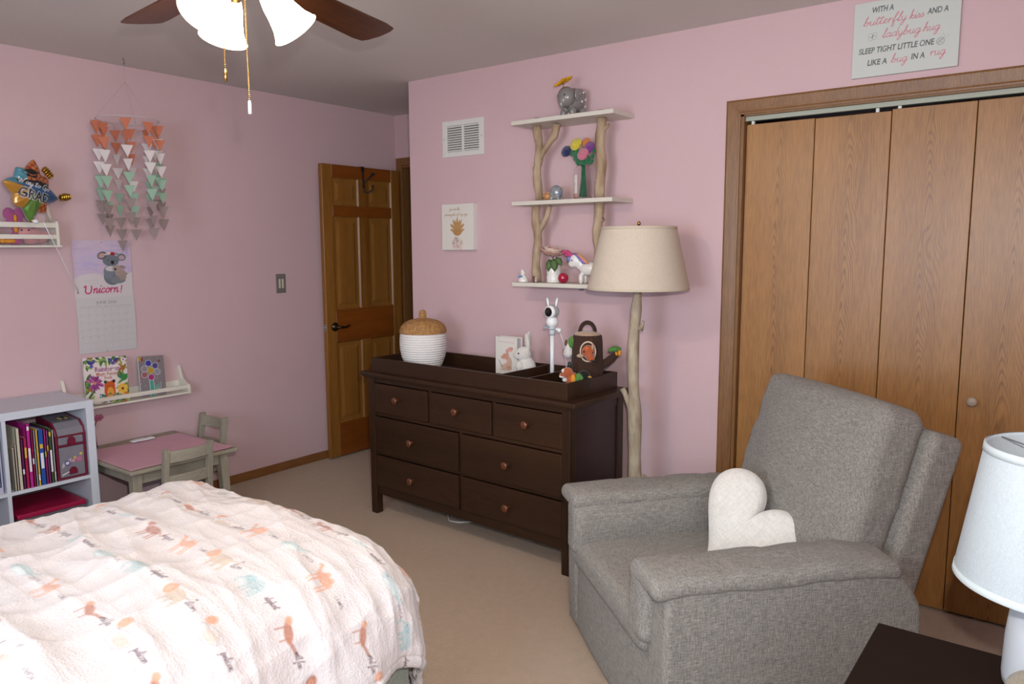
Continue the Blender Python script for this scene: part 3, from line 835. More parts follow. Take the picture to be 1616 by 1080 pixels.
# crosses above the divider: base lies over the tray floor in the middle box
m = MB(); m.prism([(-.052, -.055), (.030, -.055), (.030, .055), (-.052, .055)], 0, .010, 'xy'); m.box(-.03, .02, -.03, .03, .01, .028)
m.box(-.045, -.032, -.02, -.008, .01, .030); m.box(.012, .026, .02, .045, .01, .032)
m.build('base', WHITEP, t, bevel=.003)
m = MB(); m.tube([(0, 0, .01), (0, 0, .235)], .0105, 20); m.build('pole', WHITEP, t)
m = MB(); m.tube([(0, 0, .235), (0, 0, .262)], .0145, 20); m.lathe([(0, .262), (.012, .262), (.022, .268), (.022, .272), (0, .272)], 24)
m.build('collar', mat('pale_grey_plastic', '#c4c8cc', rough=.4), t)
MB().box(-.045, -.018, -.010, .010, .267, .281).build('clamp', GREY, t, bevel=.002)
m = MB(); m.tube([(.015, 0, .268), (.036, 0, .260)], .007, 12); m.ell((.036, 0, .260), .012, 14, 10); m.build('clamp_knob', WHITEP, t)
m = MB(); m.ell((0, 0, .300), (.031, .031, .030), 28, 18); m.build('body', WHITEP, t)
hd = MB(); hd.ell((0, 0, .350), (.034, .034, .034), 28, 18); ho = hd.build('head', mat('monitor_grey', '#b3b3b2', rough=.45), t)
fX = Matrix.Translation((0, 0, .350)) @ Matrix.Rotation(math.radians(-24), 4, 'Z') @ Matrix.Rotation(PI/2, 4, 'X')
m = MB(); m.lathe([(0, .030), (.026, .030), (.0285, .024), (.031, .012), (.0335, .012), (.031, .020), (.0275, .0305), (.0, .031)], 32, X=fX); m.build('face_ring', WHITEP, ho)
m = MB(); m.lathe([(.0, .0345), (.015, .0335), (.0225, .0312)], 32, X=fX); m.build('lens', mat('lens_black', '#0a0909', rough=.12, spec=.8), ho)
for s in (-1, 1):
    X = Matrix.Translation((s*.019, 0, .380)) @ Matrix.Rotation(math.radians(s*10), 4, 'Y')
    m = MB(); m.ell((0, 0, .016), (.0085, .005, .026), 16, 12, X=X); e = m.build('ear', mat('monitor_ear_grey', '#a9a9a9', rough=.5), ho)
    m = MB(); m.ell((0, -.003, .017), (.0058, .004, .021), 16, 12, X=X); m.build('ear_lining', WHITEP, e)
m = MB(); m.tube([(.036, .004, .255), (.05, .02, .20), (.058, .05, .10), (.055, .07, .05), (.04, .08, .02)], .0016, 6); m.build('cord', WHITEP, t)

# ------------------------------------------------------------------ tree-stump plush house with animals
BR = mat('brown_corduroy', '#40281c', rough=1, sheen=.05, noise_amt=.25, noise_scale=18, bump=.5, bump_scale=90)
TAN = mat('tan_felt', '#b1947a', rough=1, sheen=.4)
GRN = mat('green_felt', '#5d8a42', rough=1, col2='#3f6a2e', noise_scale=60)
ORG = mat('orange_plush', '#b0562a', rough=1, sheen=.5, noise_amt=.25, noise_scale=40)
YOR = mat('amber_felt', '#d28c33', rough=1)
SX, SY, _ = dloc(1.226, .318)
t = thing('plush_tree_stump', 'brown plush tree stump carrier with carry handle at the right end of the tray', 'plush toy', (SX, SY, TZ), TH+math.radians(32))
t.scale = (.88, .88, 1.0)
m = MB()
m.lathe([(0, .0), (.080, .0), (.084, .02), (.083, .12), (.080, .21), (.076, .243), (.070, .250)], 96,
        fn=lambda r, z, q: r*(1+.035*abs(math.sin(q*9)))*(1 if r < .082 else 1) if r > .01 else r)
m.build('trunk', BR, t)
m = MB(); m.lathe([(.072, .246), (.066, .258), (.04, .266), (0, .268)], 48); m.build('lid', TAN, t)
hp_ = [(.040*math.cos(a), 0, .262+.045*math.sin(a)) for a in np.linspace(PI, 0, 13)]
m = MB(); m.tube(hp_, .0105, 12, X=Matrix.Diagonal((1, 1.7, 1, 1))); m.build('handle', BR, t)
m = MB(); m.tube([(.070, .0, .100), (.105, .0, .118), (.135, 0, .140), (.158, 0, .162)], [.022, .021, .020, .016], 20); m.ell((.158, 0, .162), .016, 14, 8)
m.build('branch', BR, t)
m = MB(); m.ell((.150, 0, .182), (.032, .020, .014), 20, 12); m.ell((.128, -.004, .178), (.018, .016, .010), 16, 10); m.build('leaf', GRN, t)
m = MB(); m.ell((.172, -.010, .165), (.011, .010, .015), 16, 10); m.ell((.155, -.008, .160), (.010, .010, .012), 14, 10); m.build('leaf', YOR, t)
# round window with the deer's head
m = MB()
wx = Matrix.Translation((.006, -.083, .178)) @ Matrix.Rotation(PI/2, 4, 'X')
ring = [(.040*math.cos(a), .046*math.sin(a), 0) for a in np.linspace(0, 2*PI, 33)]
m.tube(ring, .004, 8, caps=False, X=wx); m.build('window_piping', mat('cream_piping', '#c9b6a0', rough=1), t)
# animals (each one can be taken out)
fr = -math.radians(35)
a = thing('plush_deer', 'orange brown plush deer head looking out of the tree stump window', 'plush toy', (SX, SY, TZ+.172), TH+math.radians(32))
a.scale = (.9, .9, .9)
blob([((.008, -.082, .006), (.034, .026, .036)), ((.018, -.105, -.018), (.022, .022, .024)), ((.026, -.116, -.030), (.016, .014, .014))], 'plush_body', ORG, a, .003)
MB().ell((-.034, -.092, -.014), (.018, .007, .010), 14, 8).build('ear', TAN, a); MB().ell((.030, -.098, .036), (.006, .006, .018), 14, 8).build('ear', TAN, a)
spots('eye', [((-.014, -.104, .010), .0055), ((.030, -.108, .004), .004)], EYE, a); spots('nose', [((.030, -.130, -.034), (.010, .006, .006))], EYE, a)
FX = dloc(1.236, .165)
a = thing('plush_fox', 'small orange plush fox with green leaf beside the foot of the stump', 'plush toy', (FX[0], FX[1], TZ), TH+math.radians(15))
blob([((.012, 0, .045), (.034, .026, .046)), ((-.012, -.006, .088), (.026, .024, .026)), ((-.034, -.010, .080), (.016, .013, .011)), ((.03, 0, .04), (.022, .022, .034))], 'plush_body', ORG, a, .003)
m = MB(); m.ell((0, 0, .014), (.009, .006, .018), 14, 8, X=Matrix.Translation((-.006, .004, .108))); m.build('ear', BLACK, a)
m = MB(); m.ell((-.028, -.016, .096), (.010, .012, .012), 14, 8); m.ell((-.038, -.008, .070), (.014, .012, .008), 14, 8); m.ell((-.02, -.02, .056), (.012, .010, .010), 14, 8); m.build('muzzle', FUR, a)
spots('eye', [((-.034, -.026, .092), .004)], EYE, a)
m = MB(); m.ell((.048, -.016, .056), (.022, .010, .036), 16, 12); m.ell((.052, -.022, .032), (.016, .008, .02), 12, 8); m.build('leaf', GRN, a)
m = MB(); m.ell((.022, -.022, .060), (.012, .008, .026), 14, 8); m.build('leaf', YOR, a)
MX = dloc(1.285, .195)
a = thing('plush_mole', 'black plush animal lying in front of the brown tree stump', 'plush toy', (MX[0], MX[1], TZ), TH)
blob([((0, 0, .044), (.046, .026, .044)), ((.01, -.006, .072), (.036, .022, .030))], 'plush_body', mat('black_plush', '#100d0d', rough=1, sheen=.2), a, .003)
m = MB(); m.ell((-.038, -.018, .084), (.010, .004, .005), 10, 6, X=None); m.ell((.046, -.014, .076), (.012, .004, .005), 10, 6); m.ell((-.034, -.026, .050), (.006, .004, .009), 10, 6); m.build('paw', mat('gold_felt', '#b08a3c', rough=1), a)
BX_ = dloc(1.155, .285)
a = thing('plush_bird', 'white and green plush bird clipped to the left side of the stump', 'plush toy', (BX_[0], BX_[1], TZ+.178), TH)
blob([((-.004, -.01, .010), (.020, .020, .034)), ((-.006, -.014, -.016), (.026, .022, .024))], 'plush_body', FUR, a, .003)
m = MB(); m.ell((.016, -.020, .036), (.018, .010, .028), 16, 10); m.build('leaf', GRN, a)
m = MB(); m.ell((-.010, -.026, .032), (.008, .006, .016), 12, 8); m.ell((-.028, -.022, -.010), (.004, .005, .012), 12, 8); m.build('wing', mat('brown_felt', '#6b4a2c', rough=1), a)
spots('beak', [((-.012, -.034, -.012), (.004, .006, .003))], YOR, a)
# ------------------------------------------------------------------ branch wall shelf
SHW = mat('shelf_white', '#d3ccbf', rough=.5)
t = thing('branch_wall_shelf', 'white three tier wall shelf held by natural tree branch posts', 'shelf', (2.12, 0, 0))
x0, x1 = 1.829-2.12, 2.412-2.12
for zt in (2.096, 1.699, 1.291):
    MB().box(x0, x1, -.205, -.002, zt-.020, zt).build('shelf_board', SHW, t, bevel=.0015)
PXL, PXR, PY = 1.935-2.12, 2.300-2.12, -.120
def post(segs, name, stubs):
    m = MB()
    for (pts, rad) in segs+stubs: m.tube([(a, b, c) for a, b, c in pts], rad, 14)
    m.build(name, BARK, t)
def wob(px, z0, z1, seedv, r=.0255, bend=.008):
    n = 9; pts = []; rad = []
    for i in range(n+1):
        z = z0+(z1-z0)*i/n
        pts.append((px+bend*math.sin(seedv+i*1.1), PY+.004*math.sin(seedv*2+i), z)); rad.append(r*(1+.10*math.sin(seedv*3+i*2.1)))
    return (pts, rad)
Lu = wob(PXL, 1.699, 2.0755, 1.0, .021, .006); Ll = wob(PXL-.008, 1.291, 1.6785, 2.0, .022, .007)
Ru = wob(PXR, 1.699, 2.0755, 4.0, .024, .007); Rl = wob(PXR-.01, 1.291, 1.6785, 5.0, .024, .006)
post([Lu], 'branch_post', [([(PXL+.004, PY, 1.90), (PXL+.030, PY, 1.945), (PXL+.065, PY, 1.985), (PXL+.098, PY, 2.015), (PXL+.112, PY, 2.072)], [.012, .015, .015, .019, .021]),
                           ([(PXL-.005, PY, 2.015), (PXL-.022, PY, 2.045), (PXL-.034, PY, 2.066)], [.010, .008, .005]),
                           ([(PXL-.004, PY, 1.84), (PXL-.018, PY, 1.855), (PXL-.022, PY, 1.875)], [.012, .013, .010])])
post([Ll], 'branch_post', [([(PXL-.004, PY, 1.535), (PXL+.030, PY, 1.585), (PXL+.055, PY, 1.625), (PXL+.070, PY, 1.677)], [.012, .014, .014, .015]),
                           ([(PXL-.015, PY, 1.36), (PXL-.026, PY, 1.345), (PXL-.028, PY, 1.325)], [.012, .014, .010])])
post([Ru], 'branch_post', [([(PXR+.006, PY, 2.015), (PXR+.030, PY, 2.030), (PXR+.042, PY, 2.045)], [.009, .008, .006])])
post([Rl], 'branch_post', [([(PXR-.004, PY, 1.60), (PXR+.01, PY, 1.61)], [.02, .02])])
for px in (PXL, PXR):
    m = MB(); m.tube([(px, PY, 2.0965), (px, PY, 2.112)], .021, 14); m.build('branch_end', BARK, t)
for px in (2.13-2.12, 2.365-2.12): MB().box(px-.006, px+.006, -.030, 0, 1.249, 1.2705).build('bracket', GREY, t)
Z1, Z2, Z3 = 2.0962, 1.6992, 1.2912
# elephant planter (faces left and out)
GL = mat('grey_glaze', '#7f7b78', rough=.25, spec=.6, coat=.3)
t = thing('elephant_figurine', 'grey spotted ceramic elephant on the top board of the wall shelf', 'figurine', (2.128, -.105, Z1), math.radians(80))
blob([((.012, 0, .082), (.062, .050, .060)), ((-.045, 0, .092), (.040, .048, .050)), ((-.028, -.030, .022), (.019, .017, .024)), ((-.028, .030, .022), (.019, .017, .024)),
      ((.048, -.030, .022), (.019, .017, .024)), ((.048, .030, .022), (.019, .017, .024)), ((-.075, 0, .062), (.016, .013, .030)), ((.045, 0, .108), (.034, .040, .036))], 'elephant_body', GL, t, .004)
for s in (-1, 1): MB().ell((-.022, s*.052, .100), (.018, .007, .028), 16, 10).build('ear', GL, t)
spots('eye', [((-.079, -.021, .096), .004), ((-.079, .021, .096), .004)], EYE, t)
DOTS = [(-.002, -.0485, .108), (.030, -.045, .116), (.015, -.050, .072), (.050, -.041, .085), (.062, -.028, .055), (.055, -.032, .122)]
WG = mat('white_glaze', '#e7e4e0', rough=.3)
for (x, y, z) in DOTS: MB().ell((x, y, z), (.0058, .0030, .0058), 14, 8).build('glaze_dot', WG, t)
t = thing('felt_flower', 'yellow felt daisy on a dark stem lying across the grey elephant', 'flower', (2.112, -.152, Z1+.158))
m = MB()
for k in range(22):
    a = 2*PI*k/22; rr = .046*(1+.12*math.sin(k*5)); 
    X = Matrix.Rotation(math.radians(-22), 4, 'Y') @ Matrix.Rotation(math.radians(16), 4, 'X') @ Matrix.Rotation(a, 4, 'Z')
    m.ell((rr*.58, 0, .008+.003*(k % 2)), (rr*.5, .008, .005), 10, 6, X=X)
m.ell((0, 0, .012), (.022, .022, .010), 14, 8)
m.build('petals', mat('yellow_felt', '#dda21c', rough=1), t)
m = MB(); m.tube([(0, 0, 0), (-.010, -.010, -.035), (-.016, -.014, -.070)], .0013, 6); m.build('stem', BLACK, t)

# glass vase with pipe cleaner flowers
GLASS = mat('clear_glass', '#ffffff', rough=.02, trans=1.0, spec=.5)
GLASS.node_tree.nodes['Principled BSDF'].inputs['IOR'].default_value = 1.12
t = thing('glass_vase', 'clear glass bottle vase with a paper tag on the middle shelf board', 'vase', (2.192, -.105, Z2))
vp = [(0, .0), (.038, 0), (.044, .004), (.045, .012), (.045, .130), (.042, .148), (.026, .166), (.023, .175), (.023, .200), (.026, .204), (.026, .210)]
vi = [(r-.0022, z) for r, z in reversed(vp[4:])]+[(.0428, .012), (.038, .006), (0, .006)]
m = MB(); m.lathe(vp+vi, 40); m.build('glass_body', GLASS, t)
cv = Canvas(.028, .105, .001, '#d9cfc6'); cv.line([(.005, .058), (.010, .063), (.018, .063), (.024, .058)], .0012, '#8e8680'); cv.line([(.014, .03), (.012, .045), (.016, .055), (.014, .07)], .0012, '#8e8680'); cv.rect(0, 0, .028, .016, '#b58a78')
def tagsurf(X, Y):
    a = math.radians(-132)+X/.0456; return np.stack([.0456*np.cos(a), .0456*np.sin(a), Y+.012], 1)
cv.mesh('paper_tag', tagsurf, PAPER, t)
t2 = thing('pipe_cleaner_bouquet', 'bouquet of fuzzy pipe cleaner roses on green stems in the glass vase', 'flowers', (2.192, -.105, Z2))
g = mat('green_chenille', '#1f6b41', rough=1, sheen=.3, bump=.8, bump_scale=200)
heads = [((-.088, -.010, .236), '#141c55', .029), ((-.030, -.016, .264), '#d8c233', .033), ((.012, .012, .272), '#d87a1e', .024), ((.040, -.004, .246), '#7e2f86', .030), ((.020, -.030, .212), '#cf7387', .032)]
m = MB()
for k, (p, c, r) in enumerate(heads):
    q = Vector(p)
    m.tube([((-.012+.006*k), (.004*(k-2)), .012), (-.004+.003*k, .003*(k-2), .09), (-.003+.002*k, 0, .19), (q.x*.6, q.y*.6, (.19+q.z)/2), (q.x, q.y, q.z-.008)], [.0045, .0045, .004, .0045, .004], 8)
m.build('stems', g, t2)
m = MB()
for (c, r, yy) in (((-.050, -.008, .238), (.014, .012, .026), 20), ((-.020, -.02, .226), (.012, .010, .022), -20), ((.048, -.006, .178), (.010, .010, .018), 50), ((.062, 0, .230), (.011, .010, .012), 0), ((.010, -.012, .190), (.018, .012, .026), 0), ((-.034, -.010, .200), (.016, .010, .016), -40), ((.026, -.01, .182), (.014, .01, .012), 30), ((-.004, -.014, .215), (.014, .01, .03), 10), ((-.018, -.012, .200), (.020, .012, .024), 30), ((.030, -.012, .188), (.020, .012, .022), 45), ((-.030, -.014, .215), (.022, .012, .016), 20), ((.008, -.018, .176), (.020, .012, .020), 0), ((-.022, -.010, .180), (.014, .012, .018), -30), ((.004, -.016, .225), (.016, .01, .02), 0), ((.055, -.004, .205), (.012, .010, .012), 0)):
    m.ell((0, 0, 0), r, 12, 8, X=Matrix.Translation(c) @ Matrix.Rotation(math.radians(yy), 4, 'Y'))
m.build('leaves', g, t2)
for (p, c, r) in heads:
    m = MB(); cm = mat('chenille_'+c[1:], c, rough=1, sheen=.4, bump=.8, bump_scale=220)
    pts = []; n = 46
    for i in range(n):
        a = i*.62; rr = r*(1-i/n*.85); pts.append((p[0]+rr*math.cos(a)*.82, p[1]-.004-.016*i/n+rr*math.sin(a)*.25, p[2]+rr*math.sin(a)*.82))
    m.tube(pts, .0068, 8); m.ell(p, (r*.8, r*.45, r*.8), 14, 10)
    m.build('flower_head', cm, t2)

# blue-grey glass animal figurine
t = thing('glass_piglet_figurine', 'small blue grey swirled glass animal with amber head on the middle shelf', 'figurine', (2.042, -.135, Z2))
gm = mat('swirled_glass', '#5f7890', rough=.15, spec=.7, col2='#a39a8c', noise_scale=60, coat=.5)
blob([((.012, 0, .040), (.036, .028, .036)), ((-.008, -.014, .010), (.008, .008, .012)), ((.034, -.014, .010), (.008, .008, .012)), ((-.008, .014, .010), (.008, .008, .012)), ((.034, .014, .010), (.008, .008, .012))], 'animal_body', gm, t, .0028)
m = MB(); m.ell((-.034, -.008, .022), (.020, .018, .019), 18, 12); m.ell((-.034, -.004, .040), (.014, .010, .008), 12, 8); m.ell((-.054, -.008, .026), (.008, .010, .009), 12, 8)
m.build('head', mat('amber_glaze', '#c9803a', rough=.2, col2='#b08a60', noise_scale=70, coat=.5), t)
m = MB(); m.tube([(.046, 0, .050), (.053, -.002, .058), (.050, -.004, .066), (.056, -.004, .064)], .0018, 8); m.build('tail', mat('gold_wire', '#b8a070', rough=.4), t)

# bottom board: lamb, cottage, pot with peony, ball, unicorn
PW = mat('white_porcelain', '#e4e0da', rough=.22, spec=.6, coat=.3)
t = thing('lamb_figurine', 'tiny white porcelain lamb with blue bow at the left of the bottom shelf', 'figurine', (1.862, -.150, Z3))
m = MB(); m.lathe([(0, 0), (.026, 0), (.028, .004), (.024, .018), (.016, .030), (.010, .036), (0, .040)], 28); m.ell((-.002, -.002, .046), (.015, .014, .015), 18, 12)
m.ell((-.004, -.002, .058), (.011, .010, .007), 12, 8); m.build('lamb_body', PW, t)
m = MB(); m.ell((-.010, -.024, .028), (.007, .003, .005), 10, 6); m.ell((.004, -.024, .029), (.007, .003, .005), 10, 6); m.build('bow', mat('blue_glaze', '#4f86c4', rough=.3), t)
BG = mat('buff_glaze', '#d9b98f', rough=.4)
for x in (-.016, .014): MB().ell((x, -.004, .048), (.006, .004, .004), 10, 6).build('ear', BG, t)
spots('eye', [((-.006, -.0155, .048), .0015), ((.003, -.0155, .048), .0015)], EYE, t)
t = thing('tiny_animal_figurine', 'tiny brown and white animal pair figurine at the foot of the left branch', 'figurine', (1.952, -.178, Z3))
m = MB(); m.ell((-.006, 0, .011), (.007, .006, .011), 12, 8); m.ell((-.006, 0, .026), (.007, .006, .007), 12, 8); m.build('dark_animal', mat('brown_glaze', '#6d4326', rough=.4), t)
m = MB(); m.ell((.009, 0, .010), (.006, .006, .010), 12, 8); m.ell((.009, 0, .023), (.006, .005, .006), 12, 8); m.build('pale_animal', mat('pale_glaze', '#b7b3ba', rough=.4), t)
t = thing('white_flower_pot', 'small white ceramic pot holding a blush peony on the bottom shelf', 'pot', (2.035, -.125, Z3))
m = MB(); m.lathe([(0, 0), (.034, 0), (.037, .004), (.038, .030), (.035, .035), (.035, .040), (.037, .046), (.036, .095), (.033, .098), (.031, .094), (.031, .05), (0, .05)], 36); m.build('pot', PW, t)
t = thing('silk_peony', 'blush pink silk peony with green leaves in the small white pot', 'flower', (2.035, -.125, Z3+.10))
m = MB(); rnd = random.Random(4)
for ring_, (n, r, tilt, L) in enumerate(((10, .026, 26, .064), (8, .022, 44, .054), (6, .015, 60, .044), (4, .008, 80, .034))):
    for k in range(n):
        a = 2*PI*(k+.5*ring_)/n
        X = Matrix.Translation((-.012, -.006, .032)) @ Matrix.Rotation(math.radians(14), 4, 'Y') @ Matrix.Rotation(a, 4, 'Z') @ Matrix.Rotation(-math.radians(tilt), 4, 'Y')
        m.ell((L*.62, 0, 0), (L*.6, .030-.004*ring_, .005), 14, 8, m=ring_ % 2, X=X)
m.build('petals', [mat('blush_silk', '#d6b4a2', rough=.9, col2='#c98f84', noise_scale=40), mat('pale_silk', '#dccabb', rough=.9)], t)
m = MB()
def leaf3(m, p, d, L, w, X=None):
    m.tube([p, (p[0]+d[0]*L*.3, p[1]+d[1]*L*.3, p[2]+d[2]*L*.3), (p[0]+d[0]*L*.7, p[1]+d[1]*L*.7, p[2]+d[2]*L*.7), (p[0]+d[0]*L, p[1]+d[1]*L, p[2]+d[2]*L)], [w*.3, w, w*.7, .0005], 6)
for p, d, L, w in (((-.004, -.022, .015), (-.05, -.30, -.95), .062, .020), ((.02, -.030, .018), (.25, -.25, -.93), .066, .022), ((.032, -.026, .026), (.7, -.1, -.7), .055, .018), ((-.045, .0, .05), (-.4, .1, .9), .038, .013), ((-.024, .01, .01), (-.8, .1, -.3), .035, .012)):
    leaf3(m, p, d, L, w)
m.tube([(0, 0, -.05), (-.004, -.002, .03)], .003, 8)
m.build('leaves', mat('leaf_green', '#5f7440', rough=.7, col2='#3d5a34', noise_scale=40), t)
t = thing('red_ball', 'small shiny crimson ball in front of the white pot', 'ball', (2.118, -.165, Z3))
m = MB(); m.ell((0, 0, .0262), .0262, 28, 18); m.build('ball_body', mat('crimson_glaze', '#b5123f', rough=.2, coat=.6, col2='#8f1030', noise_scale=60), t)
t = thing('unicorn_figurine', 'white ceramic unicorn with rainbow mane beside the peony', 'figurine', (2.222, -.118, Z3), math.radians(8))
blob([((.020, 0, .072), (.058, .032, .034)), ((-.058, 0, .112), (.032, .026, .034)), ((-.030, 0, .098), (.028, .022, .034), None), ((-.020, -.017, .024), (.013, .012, .028)), ((-.014, .017, .024), (.013, .012, .028)),
      ((.058, -.017, .024), (.013, .012, .028)), ((.060, .017, .024), (.013, .012, .028)), ((-.072, 0, .096), (.024, .022, .020))], 'unicorn_body', PW, t, .0035)
cols_ = ['#6d78b8', '#9a6fae', '#c86a94', '#d99a5a']
m = MB()
for k in range(4):
    m.tube([(-.064+.008*k, -.012-.003*k, .146), (-.044+.009*k, -.018-.002*k, .140-.003*k), (-.022+.010*k, -.024, .116-.003*k), (-.006+.010*k, -.028, .098)], [.004, .0065, .006, .003], 8, m=k)
m.ell((-.086, -.014, .120), (.012, .010, .014), 12, 8, m=0)
m.build('mane', [mat('mane_'+c[1:], c, rough=.3) for c in cols_], t)
m = MB(); m.lathe([(0, .022), (.0025, .014), (.005, 0)], 12, X=Rx(-35, 'Y', (-.082, -.006, .140))); m.build('horn', mat('gold_glaze', '#c99a70', rough=.25, metal=.6), t)
spots('eye', [((-.066, -.026, .114), (.0035, .0018, .0045))], EYE, t)
t = thing('pink_hair_bow', 'bright pink crinkled bow resting on the unicorn figurine head', 'bow', (2.122, -.135, Z3+.150))
m = MB()
for k in range(9):
    a = k*.7; m.ell((.030*math.cos(a*1.3)*(k/9+.3), -.004*math.cos(a), .008*math.sin(a)-.010*(k/9)), (.016, .011, .009), 12, 8, X=Rx(20*math.sin(k*2), 'Y'))
m.build('bow_loops', mat('hot_pink_ribbon', '#cf5583', rough=.4, col2='#b93f6f', noise_scale=80), t)

# ------------------------------------------------------------------ signs
t = thing('pineapple_sign', 'small white square block sign with gold pineapple on pink wall', 'sign', (1.316, 0, 1.585))
m = MB(); m.box(-.118, .118, -.0395, 0, -.130, .130); m.build('block', mat('white_block', '#dcd8d2', rough=.5), t, bevel=.002)
cv = Canvas(.232, .256, .0011, '#dcd6cc')
GD = '#a98a62'
cv.script('you are the', .058, .222, .0085, GD, .0017, width=None)
cv.script('pineapple of my eye', .020, .192, .0085, GD, .0017, width=.0095*1.12)
# crown
for k, a in enumerate(np.linspace(20, 160, 11)):
    L = .050+.030*math.sin(math.radians(a)); leaf2d(cv, .116, .096+.01*(k % 2), L, .016, math.radians(a), '#b58d5c')
for k, a in enumerate(np.linspace(35, 145, 8)): leaf2d(cv, .116, .078, .045, .014, math.radians(a), '#b08655')
cv.ell(.116, .030, .042, .044, '#d7cbbf')
rr = random.Random(3)
for k in range(46):
    a = rr.uniform(0, 2*PI); r = .038*math.sqrt(rr.random()); x, y = .116+r*math.cos(a), .032+r*math.sin(a)
    if y < 0: continue
    flower2d(cv, x, y, rr.uniform(.004, .008), [rr.choice(['#c9828a', '#d2a0a0', '#8fa09a', '#b5616f', '#d9b89c'])], '#e6d9c8', 5)
cv.mesh('printed_front', lambda X, Y: np.stack([X-.116, np.full_like(X, -.040), Y-.128], 1), PAPER, t)

t = thing('bedtime_verse_sign', 'white canvas sign lettered in pink and grey above the closet', 'sign', (3.568, 0, 2.268))
SW, SH = .368, .282
m = MB(); m.box(-SW/2, SW/2, -.0165, 0, -SH/2, SH/2); m.build('canvas_block', mat('canvas_white', '#c3c6c0', rough=.6), t, bevel=.0015)
cv = Canvas(SW-.002, SH-.002, .0009, '#c6c9c2')
DG = '#4b5454'; PK = '#c47c86'
cv.text('WITH A', .062, .238, .030, DG, width=.078, shear=.12, bold=.022)
cv.script('butterfly', .034, .193, .0150, PK, .0026, width=.0208)
cv.script('kiss', .196, .193, .0150, PK, .0026, width=.0165)
cv.text('AND A', .256, .200, .030, DG, width=.070, shear=.12, bold=.022)
cv.script('ladybug', .104, .140, .0150, PK, .0026, width=.0200)
cv.script('hug', .244, .140, .0150, PK, .0026, width=.0185)
cv.text('SLEEP TIGHT LITTLE ONE', .022, .088, .030, DG, width=.262, shear=.12, bold=.022)
cv.text('LIKE A', .056, .042, .030, DG, width=.070, shear=.12, bold=.022)
cv.script('bug', .140, .042, .0150, PK, .0026, width=.0185)
cv.text('IN A', .210, .044, .030, DG, width=.046, shear=.12, bold=.022)
cv.script('rug', .272, .048, .0150, PK, .0026, width=.0185)
for (dx, dy) in ((-.008, .005), (.008, .007), (-.006, -.008), (.007, -.005)): cv.ring(.070+dx, .150+dy, .0075, .0006, '#8b8f8f', .8)
cv.line([(.066, .142), (.074, .160)], .0012, '#777c7c'); cv.ell(.070, .150, .0016, .004, '#777c7c')
cv.ring(.306, .096, .0125, .0008, '#6c7272'); cv.line([(.298, .088), (.314, .106)], .0010, '#6c7272')
for (dx, dy) in ((-.004, .004), (.004, -.004), (-.005, -.002), (.003, .005)): cv.ring(.306+dx, .096+dy, .0024, .0005, '#6c7272')
cv.line(smooth([(.312, .106), (.318, .114), (.314, .121), (.308, .117)]), .0007, '#8b8f8f'); cv.line(smooth([(.314, .105), (.324, .108), (.331, .113), (.327, .118)]), .0007, '#8b8f8f')
cv.mesh('lettered_front', lambda X, Y: np.stack([X-SW/2+.001, np.full_like(X, -.0168), Y-SH/2+.001], 1), PAPER, t)

# ------------------------------------------------------------------ floor lamp
LX, LY = 2.590, -.275
t = thing('floor_lamp', 'floor lamp with whitewashed branch pole and cream fabric shade', 'floor lamp', (LX, LY, 0))
m = MB(); m.lathe([(0, 0), (.100, 0), (.104, .006), (.098, .014), (.03, .022), (0, .022)], 32); m.build('base', BARK2, t)
m = MB(); n = 26; pts = []; rad = []
for i in range(n+1):
    z = .02+1.27*i/n
    pts.append((.010*math.sin(z*4.2+.8)+.004*math.sin(z*11)-.004, .004*math.sin(z*5), z)); rad.append((.030 if z < .8 else .0255)*(1+.07*math.sin(z*21)))
rad[-1] = rad[-2] = .019
m.tube(pts, rad, 16)
m.tube([(-.012, 0, .66), (-.026, -.004, .74), (-.052, -.008, .80), (-.066, -.010, .825)], [.024, .016, .012, .0135], 12)
m.tube([(.012, 0, .365), (.036, -.002, .40), (.052, -.004, .43)], [.02, .012, .012], 12)
m.tube([(.015, 0, 1.10), (.026, 0, 1.125), (.028, 0, 1.14)], [.014, .008, .006], 10)
m.tube([(-.010, 0, 1.00), (-.022, 0, 1.02)], [.015, .006], 10)
m.tube([(-.006, 0, .62), (.0, 0, .628)], [.031, .031], 14)
m.build('branch_pole', BARK2, t)
SHD = fabric('cream_shade_fabric', '#cfc0ae', '#c2b3a0', scale=500, sheen=.1, bump=.1)
m = MB(); pr = [(.225, 1.281), (.226, 1.288), (.166, 1.550), (.165, 1.557), (.162, 1.557), (.163, 1.550), (.222, 1.288), (.222, 1.281), (.225, 1.281)]
m.lathe(pr, 64); m.build('lamp_shade', SHD, t)
SB = mat('shade_binding', '#c6b7a2', rough=.8)
MB().lathe([(.2265, 1.281), (.2275, 1.2815), (.2255, 1.291), (.2245, 1.291)], 64).build('shade_trim', SB, t)
MB().lathe([(.1675, 1.546), (.1685, 1.546), (.1665, 1.558), (.165, 1.558)], 64).build('shade_trim', SB, t)
m = MB(); m.tube([(0, 0, 1.28), (0, 0, 1.36)], .016, 16); m.tube([(0, 0, 1.36), (0, 0, 1.44)], .03, 16)
for k in range(3):
    a = 2*PI*k/3; m.tube([(0, 0, 1.545), (.163*math.cos(a), .163*math.sin(a), 1.547)], .0018, 6)
m.tube([(0, 0, 1.44), (0, 0, 1.56)], .003, 8); m.ell((0, 0, 1.572), (.008, .008, .010), 12, 8)
m.build('shade_fitter', BRASS, t)

